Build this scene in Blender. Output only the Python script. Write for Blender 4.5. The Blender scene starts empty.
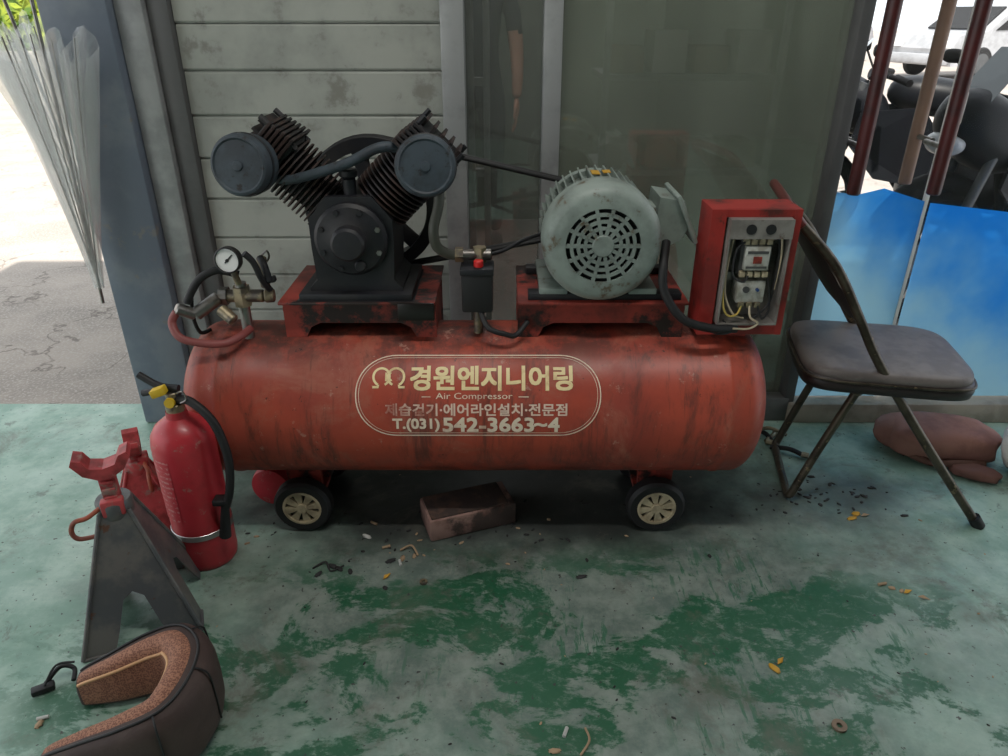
import bpy, bmesh, math, random
from mathutils import Vector, Matrix
random.seed(7)
S=bpy.context.scene
S.view_settings.view_transform='Standard'
COL=S.collection
V=Vector
pi=math.pi

# ---------------------------------------------------------------- materials
def nt(name):
    m=bpy.data.materials.new(name); m.use_nodes=True
    t=m.node_tree; b=t.nodes['Principled BSDF']
    return m,t,b
def noise(t,vec,scale,detail=5,rough=.6,dist=0):
    n=t.nodes.new('ShaderNodeTexNoise'); n.inputs['Scale'].default_value=scale
    n.inputs['Detail'].default_value=detail; n.inputs['Roughness'].default_value=rough
    n.inputs['Distortion'].default_value=dist
    t.links.new(vec,n.inputs['Vector']); return n.outputs['Fac']
def mrange(t,v,a,b,c=0.,d=1.):
    n=t.nodes.new('ShaderNodeMapRange'); t.links.new(v,n.inputs[0])
    for i,x in enumerate((a,b,c,d)): n.inputs[i+1].default_value=x
    n.interpolation_type='SMOOTHSTEP'
    return n.outputs[0]
def mix(t,f,a,b):
    n=t.nodes.new('ShaderNodeMix'); n.data_type='RGBA'
    if isinstance(f,float): n.inputs[0].default_value=f
    else: t.links.new(f,n.inputs[0])
    for k,x in ((6,a),(7,b)):
        if isinstance(x,tuple): n.inputs[k].default_value=(*x,1)
        else: t.links.new(x,n.inputs[k])
    return n.outputs[2]
def math_(t,op,a,b=None):
    n=t.nodes.new('ShaderNodeMath'); n.operation=op
    for k,x in ((0,a),(1,b)):
        if x is None: continue
        if isinstance(x,(int,float)): n.inputs[k].default_value=x
        else: t.links.new(x,n.inputs[k])
    return n.outputs[0]
def M(name,col,rough=.5,metal=0.,c2=None,scale=6,lo=.42,hi=.62,c3=None,s3=18,lo3=.55,hi3=.66,bump=0.,bs=60,emit=0,coat=0,spec=None):
    m,t,b=nt(name)
    tc=t.nodes.new('ShaderNodeTexCoord').outputs['Object']
    c=tuple(col)
    if c2 is None: c2=tuple(x*.82 for x in col)
    out=mix(t,mrange(t,noise(t,tc,scale),lo,hi),c,c2)
    if c3: out=mix(t,mrange(t,noise(t,tc,s3,8,.7),lo3,hi3),out,c3)
    t.links.new(out,b.inputs['Base Color'])
    b.inputs['Roughness'].default_value=rough; b.inputs['Metallic'].default_value=metal
    if coat: b.inputs['Coat Weight'].default_value=coat
    if spec is not None: b.inputs['Specular IOR Level'].default_value=spec
    if bump:
        bp=t.nodes.new('ShaderNodeBump'); bp.inputs['Strength'].default_value=bump; bp.inputs['Distance'].default_value=.002
        t.links.new(noise(t,tc,bs,4),bp.inputs['Height']); t.links.new(bp.outputs[0],b.inputs['Normal'])
    return m
def tankmat():
    m,t,b=nt('tank_red_paint')
    tc=t.nodes.new('ShaderNodeTexCoord').outputs['Object']
    c=mix(t,mrange(t,noise(t,tc,2.2,6,.6),.38,.62),(.45,.072,.038),(.31,.050,.031))
    c=mix(t,mrange(t,noise(t,tc,5,9,.75,.6),.48,.66,0,.85),c,(.38,.115,.072))      # faded / dusty
    mp=t.nodes.new('ShaderNodeMapping'); mp.inputs['Scale'].default_value=(1.6,1,.35); t.links.new(tc,mp.inputs[0])
    c=mix(t,mrange(t,noise(t,mp.outputs[0],7,9,.75,.4),.49,.66,0,.85),c,(.12,.035,.025))   # grime
    sz=t.nodes.new('ShaderNodeSeparateXYZ'); t.links.new(tc,sz.inputs[0])
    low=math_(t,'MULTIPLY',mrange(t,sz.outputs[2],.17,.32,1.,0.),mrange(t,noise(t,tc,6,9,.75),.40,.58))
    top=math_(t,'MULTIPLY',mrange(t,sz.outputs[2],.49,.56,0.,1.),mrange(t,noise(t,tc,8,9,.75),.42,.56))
    c=mix(t,math_(t,'MULTIPLY',low,.75),c,(.075,.03,.024))                        # underside shade painted into the colour, broken by noise
    c=mix(t,math_(t,'MULTIPLY',top,.75),c,(.06,.028,.022))                        # oil around the mounts
    mp2=t.nodes.new('ShaderNodeMapping'); mp2.inputs['Scale'].default_value=(9,1,.5); mp2.inputs['Location'].default_value=(3,1,0); t.links.new(tc,mp2.inputs[0])
    c=mix(t,mrange(t,noise(t,mp2.outputs[0],5,8,.7),.57,.70,0,.75),c,(.09,.03,.022))  # drips
    c=mix(t,mrange(t,noise(t,tc,34,6,.75),.63,.69),c,(.05,.02,.016))             # chips
    c=mix(t,mrange(t,noise(t,tc,21,7,.75),.61,.68,0,.7),c,(.46,.24,.18))
    t.links.new(c,b.inputs['Base Color'])
    t.links.new(mrange(t,noise(t,tc,5,5),.4,.65,.42,.66),b.inputs['Roughness'])
    bp=t.nodes.new('ShaderNodeBump'); bp.inputs['Strength'].default_value=.15; bp.inputs['Distance'].default_value=.002
    t.links.new(noise(t,tc,40,4),bp.inputs['Height']); t.links.new(bp.outputs[0],b.inputs['Normal'])
    return m
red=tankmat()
redp=M('red_bracket_paint',(.34,.045,.03),.55,c2=(.16,.025,.018),scale=9,c3=(.02,.012,.01),s3=5,lo3=.49,hi3=.58)
redbox=M('red_box_paint',(.36,.03,.024),.5,c2=(.20,.022,.018),scale=8,c3=(.08,.02,.015),s3=14,lo3=.55)
black=M('black_cast_iron',(.008,.009,.013),.55,c2=(.018,.017,.018),scale=10,bump=.3)
fin=M('rusty_fin_iron',(.014,.012,.013),.65,c2=(.045,.025,.02),scale=14)
filt=M('filter_can_grey',(.045,.062,.078),.6,c2=(.028,.036,.045),scale=12,c3=(.015,.012,.012),s3=30,lo3=.56)
dark=M('dark_rubber',(.012,.012,.013),.6)
motor=M('motor_grey_green',(.27,.32,.29),.48,c2=(.19,.225,.205),scale=10,c3=(.12,.09,.055),s3=20,lo3=.56,hi3=.66)
fanhole=M('dark_fan_void',(.012,.014,.014),.8)
steel=M('dull_steel',(.32,.31,.30),.4,1.,c2=(.2,.18,.16),scale=20)
brass=M('brass_fitting',(.36,.30,.20),.5,.85,c2=(.16,.14,.12),scale=30)
white=M('gauge_white',(.8,.8,.78),.4,c2=(.7,.7,.68))
cream=M('cream_plastic',(.50,.42,.28),.5,c2=(.32,.26,.17),scale=20)
boxgrey=M('box_grey_enamel',(.25,.235,.215),.5,c2=(.17,.155,.14),scale=12,c3=(.10,.06,.04),s3=16,lo3=.58)
textm=M('sign_cream_paint',(.84,.70,.54),.5,c2=(.6,.38,.28),scale=25,lo=.5,hi=.75)
textf=M('sign_faded_paint',(.80,.60,.48),.5,c2=(.42,.14,.10),scale=9,lo=.46,hi=.66)
gold=M('sign_yellow_paint',(.88,.71,.38),.5,c2=(.62,.40,.18),scale=25,lo=.5,hi=.75)
exred=M('extinguisher_red',(.54,.035,.05),.36,c2=(.42,.03,.04),scale=8,c3=(.42,.16,.14),s3=26,lo3=.60,hi3=.68,coat=.1)
jackgrey=M('jack_grey_steel',(.10,.105,.11),.45,.3,c2=(.17,.16,.15),scale=12,c3=(.14,.07,.045),s3=20,lo3=.6)
jackred=M('jack_red_paint',(.48,.065,.07),.5,c2=(.22,.03,.03),scale=14,c3=(.28,.19,.16),s3=24,lo3=.54)
leather=M('booster_dark_fabric',(.05,.03,.026),.7,c2=(.07,.045,.038),scale=8,bump=.4,bs=200)
piping=M('booster_orange_piping',(.6,.34,.17),.6)
chairm=M('chair_bronze_tube',(.10,.082,.06),.38,.6,c2=(.05,.04,.03),scale=20,c3=(.24,.18,.11),s3=40,lo3=.58)
vinyl=M('seat_vinyl_top',(.15,.13,.12),.5,c2=(.10,.085,.08),scale=12,bump=.2)
vinyld=M('chair_vinyl_dark',(.026,.016,.016),.45,c2=(.018,.012,.012),scale=10)
yel=M('yellow_tag',(.75,.5,.03),.5)
orange=M('yellow_leaf',(.6,.33,.03),.6)
def meshmat():
    m,t,b=nt('booster_orange_mesh')
    tc=t.nodes.new('ShaderNodeTexCoord').outputs['Object']
    v=t.nodes.new('ShaderNodeTexVoronoi'); v.inputs['Scale'].default_value=260; v.inputs['Randomness'].default_value=.7; t.links.new(tc,v.inputs['Vector'])
    out=mix(t,mrange(t,v.outputs['Distance'],.3,.7),(.17,.07,.045),(.36,.17,.105))
    t.links.new(out,b.inputs['Base Color']); b.inputs['Roughness'].default_value=.8
    return m
meshm=meshmat()

# ---------------------------------------------------------------- geometry helpers
class G:
    def __init__(s,name,loc=(0,0,0),rot=0,local=False):
        e=bpy.data.objects.new(name,None); e.empty_display_size=.1
        COL.objects.link(e); e.location=loc; e.rotation_euler=(0,0,rot) if not isinstance(rot,tuple) else rot
        s.e=e; s.off=V((0,0,0)) if local else V(loc)
def add(name,verts,faces,mat,g=None,smooth=None,fix=False):
    me=bpy.data.meshes.new(name)
    off=g.off if g else V((0,0,0))
    c=V((0,0,0))
    if g is None:
        vs=[V(v) for v in verts]
        c=V([(min(v[i] for v in vs)+max(v[i] for v in vs))/2 for i in range(3)]); off=c
    me.from_pydata([tuple(V(v)-off) for v in verts],[],faces)
    bm=bmesh.new(); bm.from_mesh(me); bmesh.ops.recalc_face_normals(bm,faces=bm.faces); bm.to_mesh(me); bm.free()
    mats=mat if isinstance(mat,list) else [mat]
    for m in mats: me.materials.append(m)
    if smooth is not None:
        me.shade_smooth(); me.set_sharp_from_angle(angle=math.radians(smooth))
    o=bpy.data.objects.new(name,me); COL.objects.link(o)
    if g: o.parent=g.e
    else: o.location=c
    return o
def obox(name,c,ax,h,mat,g=None,bev=0,seg=2):
    c=V(c); ax=[V(a).normalized() for a in ax]
    bm=bmesh.new()
    vs=[bm.verts.new(c+ax[0]*h[0]*sx+ax[1]*h[1]*sy+ax[2]*h[2]*sz) for sx in(-1,1) for sy in(-1,1) for sz in(-1,1)]
    for f in((0,1,3,2),(4,6,7,5),(0,4,5,1),(2,3,7,6),(0,2,6,4),(1,5,7,3)): bm.faces.new([vs[i] for i in f])
    if bev: bmesh.ops.bevel(bm,geom=list(bm.edges),offset=bev,segments=seg,profile=.5,affect='EDGES')
    bm.verts.index_update()
    v=[x.co.copy() for x in bm.verts]; f=[[q.index for q in x.verts] for x in bm.faces]; bm.free()
    return add(name,v,f,mat,g,40 if bev else None)
def box(name,lo,hi,mat,g=None,bev=0,rz=0):
    c=[(a+b)/2 for a,b in zip(lo,hi)]; h=[abs(b-a)/2 for a,b in zip(lo,hi)]
    r=Matrix.Rotation(rz,3,'Z')
    return obox(name,c,[r@V((1,0,0)),r@V((0,1,0)),V((0,0,1))],h,mat,g,bev)
def frame(d):
    d=V(d).normalized(); u=d.orthogonal() if abs(d.z)>.99 else d.cross(V((0,0,1))); u.normalize(); return d,u,d.cross(u)
def lathe(name,prof,o,d,mat,g=None,n=32,smooth=35,cap=True,rng=None):
    o=V(o); d,u,w=frame(d); vs=[];fs=[]
    for r,h in prof:
        r=max(r,.0001)
        for i in range(n):
            a=2*pi*i/n; vs.append(o+d*h+u*r*math.cos(a)+w*r*math.sin(a))
    for j in range(len(prof)-1):
        for i in range(n):
            k=(i+1)%n; fs.append((j*n+i,j*n+k,(j+1)*n+k,(j+1)*n+i))
    if cap:
        fs.append(tuple(range(n))); fs.append(tuple(range((len(prof)-1)*n,len(prof)*n)))
    return add(name,vs,fs,mat,g,smooth)
def cyl(name,a,b,r,mat,g=None,n=24,bev=.0,r2=None):
    a=V(a);b=V(b);L=(b-a).length; r2=r if r2 is None else r2
    p=[(r-bev,0),(r,bev),(r2,L-bev),(r2-bev,L)] if bev else [(r,0),(r2,L)]
    return lathe(name,p,a,b-a,mat,g,n)
def crom(pts,st=6,closed=False):
    P=[V(p) for p in pts]; out=[]; n=len(P)
    rg=n if closed else n-1
    for i in range(rg):
        if closed: p0,p1,p2,p3=P[i-1],P[i],P[(i+1)%n],P[(i+2)%n]
        else: p0,p1,p2,p3=P[max(i-1,0)],P[i],P[i+1],P[min(i+2,n-1)]
        for s in range(st):
            t=s/st; out.append(.5*((2*p1)+(-p0+p2)*t+(2*p0-5*p1+4*p2-p3)*t*t+(-p0+3*p1-3*p2+p3)*t**3))
    if not closed: out.append(P[-1])
    return out
def sweep(name,pts,r,mat,g=None,n=10,st=6,closed=False,straight=False,section=None,rf=None):
    P=[V(p) for p in pts] if straight else crom(pts,st,closed)
    m=len(P); vs=[];fs=[]; T=[]
    for i in range(m):
        a=P[i-1] if (i>0 or closed) else P[i]; b=P[(i+1)%m] if (i<m-1 or closed) else P[i]
        T.append((b-a).normalized())
    u=T[0].orthogonal().normalized()
    if section: u=T[0].cross(V((0,0,1))).normalized()
    k=len(section) if section else n
    for i in range(m):
        if section: u=T[i].cross(V((0,0,1))).normalized()
        else: u=(u-T[i]*u.dot(T[i])).normalized()
        w=T[i].cross(u) if not section else V((0,0,1))
        f=rf(i/(m-1)) if rf else 1
        for j in range(k):
            if section: x,y=section[j]; vs.append(P[i]+u*x*f+w*y*f)
            else: a=2*pi*j/n; vs.append(P[i]+u*r*f*math.cos(a)+w*r*f*math.sin(a))
    for i in range(m if closed else m-1):
        i2=(i+1)%m
        for j in range(k):
            j2=(j+1)%k; fs.append((i*k+j,i*k+j2,i2*k+j2,i2*k+j))
    if not closed: fs.append(tuple(range(k))); fs.append(tuple(range((m-1)*k,m*k)))
    return add(name,vs,fs,mat,g,50)
def plate(name,pts,ext,mat,g=None,bev=0):
    P=[V(p) for p in pts];e=V(ext);n=len(P)
    vs=P+[p+e for p in P]; fs=[tuple(range(n)),tuple(range(n,2*n))]+[(i,(i+1)%n,n+(i+1)%n,n+i) for i in range(n)]
    return add(name,vs,fs,mat,g)
def blob(name,c,r,mat,g=None,p=2.5,n=28,m=14,rz=0,wob=0,tilt=0):
    R=Matrix.Rotation(rz,3,'Z')@Matrix.Rotation(tilt,3,'Y'); vs=[];fs=[];c=V(c)
    def sp(x,e): return math.copysign(abs(x)**e,x)
    e=2/p
    for j in range(m+1):
        ph=-pi/2+pi*j/m
        for i in range(n):
            th=2*pi*i/n
            w=1+wob*math.sin(3*th+5*ph)*math.cos(ph)+wob*.6*math.sin(7*th+1+3*ph)
            q=V((r[0]*sp(math.cos(ph),e)*sp(math.cos(th),e)*w,r[1]*sp(math.cos(ph),e)*sp(math.sin(th),e)*w,r[2]*sp(math.sin(ph),e)))
            vs.append(c+R@q)
    for j in range(m):
        for i in range(n):
            k=(i+1)%n; fs.append((j*n+i,j*n+k,(j+1)*n+k,(j+1)*n+i))
    return add(name,vs,fs,mat,g,60)

# ---------------------------------------------------------------- ground, floor
def floormat():
    m,t,b=nt('worn_green_epoxy')
    g=t.nodes.new('ShaderNodeNewGeometry').outputs['Position']
    sx=t.nodes.new('ShaderNodeSeparateXYZ'); t.links.new(g,sx.inputs[0]); X,Y=sx.outputs[0],sx.outputs[1]
    def ell(cx,cy,rx,ry,lo=.4,hi=1.1,na=.9):
        a=math_(t,'POWER',math_(t,'DIVIDE',math_(t,'SUBTRACT',X,cx),rx),2.)
        c=math_(t,'POWER',math_(t,'DIVIDE',math_(t,'SUBTRACT',Y,cy),ry),2.)
        d=math_(t,'SQRT',math_(t,'ADD',a,c))
        d=math_(t,'ADD',d,math_(t,'MULTIPLY',math_(t,'SUBTRACT',noise(t,g,4,5),.5),na))
        return mrange(t,d,lo,hi,1.,0.)
    pale=mix(t,mrange(t,noise(t,g,5,8,.7),.38,.62),(.36,.50,.42),(.20,.34,.27))
    grey=mix(t,mrange(t,noise(t,g,7,9,.75),.36,.64),(.23,.27,.235),(.10,.14,.12))
    base=mix(t,math_(t,'MULTIPLY',ell(.15,1.4,1.25,.9),.95),pale,grey)
    mp=t.nodes.new('ShaderNodeMapping'); t.links.new(g,mp.inputs[0]); mp.inputs['Rotation'].default_value=(0,0,.5); mp.inputs['Scale'].default_value=(1,1.5,1); mp.inputs['Location'].default_value=(.35,.2,0)
    nz=noise(t,mp.outputs[0],3.4,9,.7,.35)
    pn=mrange(t,nz,.49,.53)
    st=mrange(t,noise(t,mp.outputs[0],26,7,.8,.4),.33,.50)
    msk=ell(.2,1.10,1.3,.44,.65,1.2,.7)
    pk=math_(t,'MULTIPLY',math_(t,'MULTIPLY',pn,st),msk)
    mp3=t.nodes.new('ShaderNodeMapping'); t.links.new(g,mp3.inputs[0]); mp3.inputs['Rotation'].default_value=(0,0,-.5); mp3.inputs['Scale'].default_value=(9,1.6,1)
    brush=math_(t,'MULTIPLY',mrange(t,noise(t,mp3.outputs[0],6,5,.7),.53,.60),math_(t,'MULTIPLY',mrange(t,noise(t,g,2.3,4),.47,.55),ell(.5,1.2,.85,.38,.6,1.2,.6)))
    base=mix(t,math_(t,'MULTIPLY',mrange(t,nz,.44,.56),math_(t,'MULTIPLY',msk,.32)),base,(.04,.16,.085))
    base=mix(t,math_(t,'MULTIPLY',brush,.75),base,(.02,.13,.065))
    base=mix(t,math_(t,'MULTIPLY',pk,.92),base,(.009,.095,.042))
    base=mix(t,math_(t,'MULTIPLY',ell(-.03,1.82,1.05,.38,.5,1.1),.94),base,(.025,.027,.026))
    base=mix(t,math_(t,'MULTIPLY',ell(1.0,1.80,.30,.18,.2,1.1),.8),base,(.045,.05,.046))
    base=mix(t,math_(t,'MULTIPLY',mrange(t,noise(t,g,3.1,9,.75,.5),.52,.67),.65),base,(.125,.118,.095))
    base=mix(t,math_(t,'MULTIPLY',mrange(t,noise(t,g,9,9,.8,.3),.57,.66),.6),base,(.09,.09,.075))
    base=mix(t,mrange(t,noise(t,g,60,3,.6),.66,.70),base,(.05,.055,.05))
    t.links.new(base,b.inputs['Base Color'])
    r=mrange(t,noise(t,g,6,5),.35,.65,.34,.6); t.links.new(r,b.inputs['Roughness'])
    bp=t.nodes.new('ShaderNodeBump'); bp.inputs['Strength'].default_value=.25; bp.inputs['Distance'].default_value=.003
    t.links.new(noise(t,g,45,6),bp.inputs['Height']); t.links.new(bp.outputs[0],b.inputs['Normal'])
    return m
def pavemat():
    m,t,b=nt('street_concrete')
    g=t.nodes.new('ShaderNodeNewGeometry').outputs['Position']
    c=mix(t,mrange(t,noise(t,g,2,8,.7),.35,.65),(.38,.33,.29),(.26,.23,.205))
    c=mix(t,mrange(t,noise(t,g,90,3),.5,.62),c,(.42,.38,.34))
    v=t.nodes.new('ShaderNodeTexVoronoi'); v.feature='DISTANCE_TO_EDGE'; v.inputs['Scale'].default_value=1.1
    w=t.nodes.new('ShaderNodeVectorMath'); w.operation='ADD'; t.links.new(g,w.inputs[0])
    nn=t.nodes.new('ShaderNodeTexNoise'); nn.inputs['Scale'].default_value=5; nn.inputs['Detail'].default_value=6; t.links.new(g,nn.inputs['Vector'])
    sc=t.nodes.new('ShaderNodeVectorMath'); sc.operation='SCALE'; sc.inputs['Scale'].default_value=.5; t.links.new(nn.outputs['Color'],sc.inputs[0]); t.links.new(sc.outputs[0],w.inputs[1])
    t.links.new(w.outputs[0],v.inputs['Vector'])
    cr=math_(t,'MULTIPLY',mrange(t,v.outputs['Distance'],.0,.012,1.,0.),mrange(t,noise(t,g,1.7,3),.36,.5))
    c=mix(t,math_(t,'MULTIPLY',cr,.75),c,(.12,.10,.085))
    t.links.new(c,b.inputs['Base Color']); b.inputs['Roughness'].default_value=.85
    return m
box('ground_street',(-40,2.3,-.06),(60,60,-.012),pavemat())
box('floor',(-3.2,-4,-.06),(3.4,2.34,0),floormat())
ceilm=M('ceiling_paint',(.26,.27,.26),.8)
box('ceiling',(-3.2,-4,2.8),(3.4,2.45,2.9),ceilm)
iw=M('blocker_wall_paint',(.16,.17,.16),.8)
box('blocker_wall_rear',(-3.2,-4.1,0),(3.4,-4,2.8),iw); box('blocker_wall_right',(3.4,-4,0),(3.5,.6,2.8),iw)  # unseen walls, added to block sky light from the front
box('ground_side',(-40,-20,-.06),(-3.2,2.3,-.012),M('yard_concrete',(.36,.34,.31),.85,c2=(.27,.25,.23),scale=2))

# ---------------------------------------------------------------- back wall
colm=M('column_blue_grey_paint',(.14,.17,.215),.5,c2=(.19,.22,.255),scale=5,c3=(.2,.2,.2),s3=12,lo3=.6)
alu=M('aluminium_frame',(.38,.39,.39),.45,.3,c2=(.27,.28,.28),scale=6)
aluD=M('dark_frame',(.12,.12,.12),.45,.2)
sid=M('siding_grey',(.37,.385,.345),.5,c2=(.29,.305,.275),scale=4,c3=(.22,.22,.19),s3=8,lo3=.55)
box('column_left',(-1.27,2.2,0),(-1.08,2.42,2.8),colm,bev=.008)
g=G('door_frame_left',(-1.0,2.28,0))
box('jamb',(-1.078,2.235,0),(-1.0,2.33,2.8),alu,g,.004); box('jamb_lip',(-.998,2.26,0),(-.94,2.33,2.8),aluD,g,.003)
g=G('wall_siding',(-.55,2.3,0))
z=0.02; i=0
box('backing',(-.94,2.31,0),(-.178,2.36,2.8),aluD,g)
while z<2.75:
    h=.125
    plate('board_%d'%i,[(-.938,2.290,z),(-.938,2.286,z+.006),(-.938,2.290,z+h-.008),(-.938,2.294,z+h-.0015),(-.938,2.31,z+h),(-.938,2.31,z)],(.758,0,0),sid,g); z+=h; i+=1
box('trim_1',(-.178,2.22,0),(-.112,2.34,2.8),alu,bev=.004)
box('trim_2',(.112,2.23,0),(.165,2.34,2.8),alu,bev=.004)
box('trim_3',(.985,2.22,0),(1.02,2.32,2.8),aluD,bev=.004)
def filmglass(name,col,tr,gl=.12,r=.12):
    m=bpy.data.materials.new(name); m.use_nodes=True; t=m.node_tree; t.nodes.clear()
    o=t.nodes.new('ShaderNodeOutputMaterial'); d=t.nodes.new('ShaderNodeBsdfDiffuse'); tr_=t.nodes.new('ShaderNodeBsdfTransparent'); gs=t.nodes.new('ShaderNodeBsdfGlossy')
    tc=t.nodes.new('ShaderNodeTexCoord').outputs['Object']
    mp=t.nodes.new('ShaderNodeMapping'); mp.inputs['Scale'].default_value=(1,1,.35); t.links.new(tc,mp.inputs[0])
    c=mix(t,mrange(t,noise(t,mp.outputs[0],3,6,.6),.35,.65),col,tuple(x*.7 for x in col))
    t.links.new(c,d.inputs[0]); gs.inputs['Roughness'].default_value=r; gs.inputs[0].default_value=(.9,.9,.9,1)
    a=t.nodes.new('ShaderNodeMixShader'); a.inputs[0].default_value=tr; t.links.new(d.outputs[0],a.inputs[1]); t.links.new(tr_.outputs[0],a.inputs[2])
    b2=t.nodes.new('ShaderNodeMixShader'); b2.inputs[0].default_value=gl; t.links.new(a.outputs[0],b2.inputs[1]); t.links.new(gs.outputs[0],b2.inputs[2])
    t.links.new(b2.outputs[0],o.inputs[0]); return m
box('window_1',(-.112,2.28,.06),(.112,2.288,2.8),filmglass('grey_glass_dark',(.20,.22,.19),.60,.10,.04))
box('window_2',(.165,2.28,.06),(.985,2.288,2.8),filmglass('grey_film_glass',(.29,.33,.26),.48,.13,.05))  # grey-green diffuse tint mixed into both panes
clear=filmglass('clear_glass',(.6,.65,.62),.985,.02,.02)
dk=M('booth_wall_paint',(.17,.19,.155),.8)
g=G('dark_booth',(.1,3.7,0))  # dark booth added behind the panes to keep bright daylight out
box('room_back',(-.96,5.0,0),(1.04,5.05,2.8),dk,g); box('room_side',(1.0,2.38,0),(1.04,5.0,2.8),dk,g); box('room_side_left',(-.99,2.40,0),(-.95,5.0,2.8),dk,g); box('room_roof',(-.96,2.46,2.7),(1.04,5.0,2.75),dk,g)
g=G('booth_fill',(.1,3.3,2.68)); box('fill_body',(-.2,3.2,2.66),(.4,3.3,2.70),white,g)  # added fill lamp so things behind the glass show
pd=bpy.data.lights.new('booth_fill_light','AREA'); pd.size=.5; pd.energy=22
po=bpy.data.objects.new('booth_fill_light',pd); COL.objects.link(po); po.parent=g.e; po.location=(0,-.05,-.04)
g=G('wall_shelf',(.7,3.0,0))
lt=M('carton_white',(.6,.58,.55),.7); lt2=M('carton_brown',(.3,.22,.14),.8)
for k,zz in enumerate((.75,1.08,1.38)):
    box('shelf_board_%d'%k,(.35,2.75,zz),(.98,3.1,zz+.02),alu,g)
    for q in range(4):
        box('carton_%d_%d'%(k,q),(.38+q*.15,2.8,zz+.021),(.5+q*.15,3.0,zz+.11+.05*((q*k)%2)),(lt,lt2)[(q+k)%2],g,.004)
for x in (.36,.97):
    box('shelf_post',(x-.012,2.735,0),(x+.012,2.749,1.9),alu,g)
g=G('step_ladder',(-.09,2.45,0))
box('rail_1',(-.115,2.42,0),(-.095,2.47,2.2),alu,g,.003); box('rail_2',(-.065,2.42,0),(-.045,2.47,2.2),alu,g,.003)
for k in range(7): box('rung_%d'%k,(-.096,2.43,.25+.28*k),(-.064,2.46,.275+.28*k),alu,g)

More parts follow.
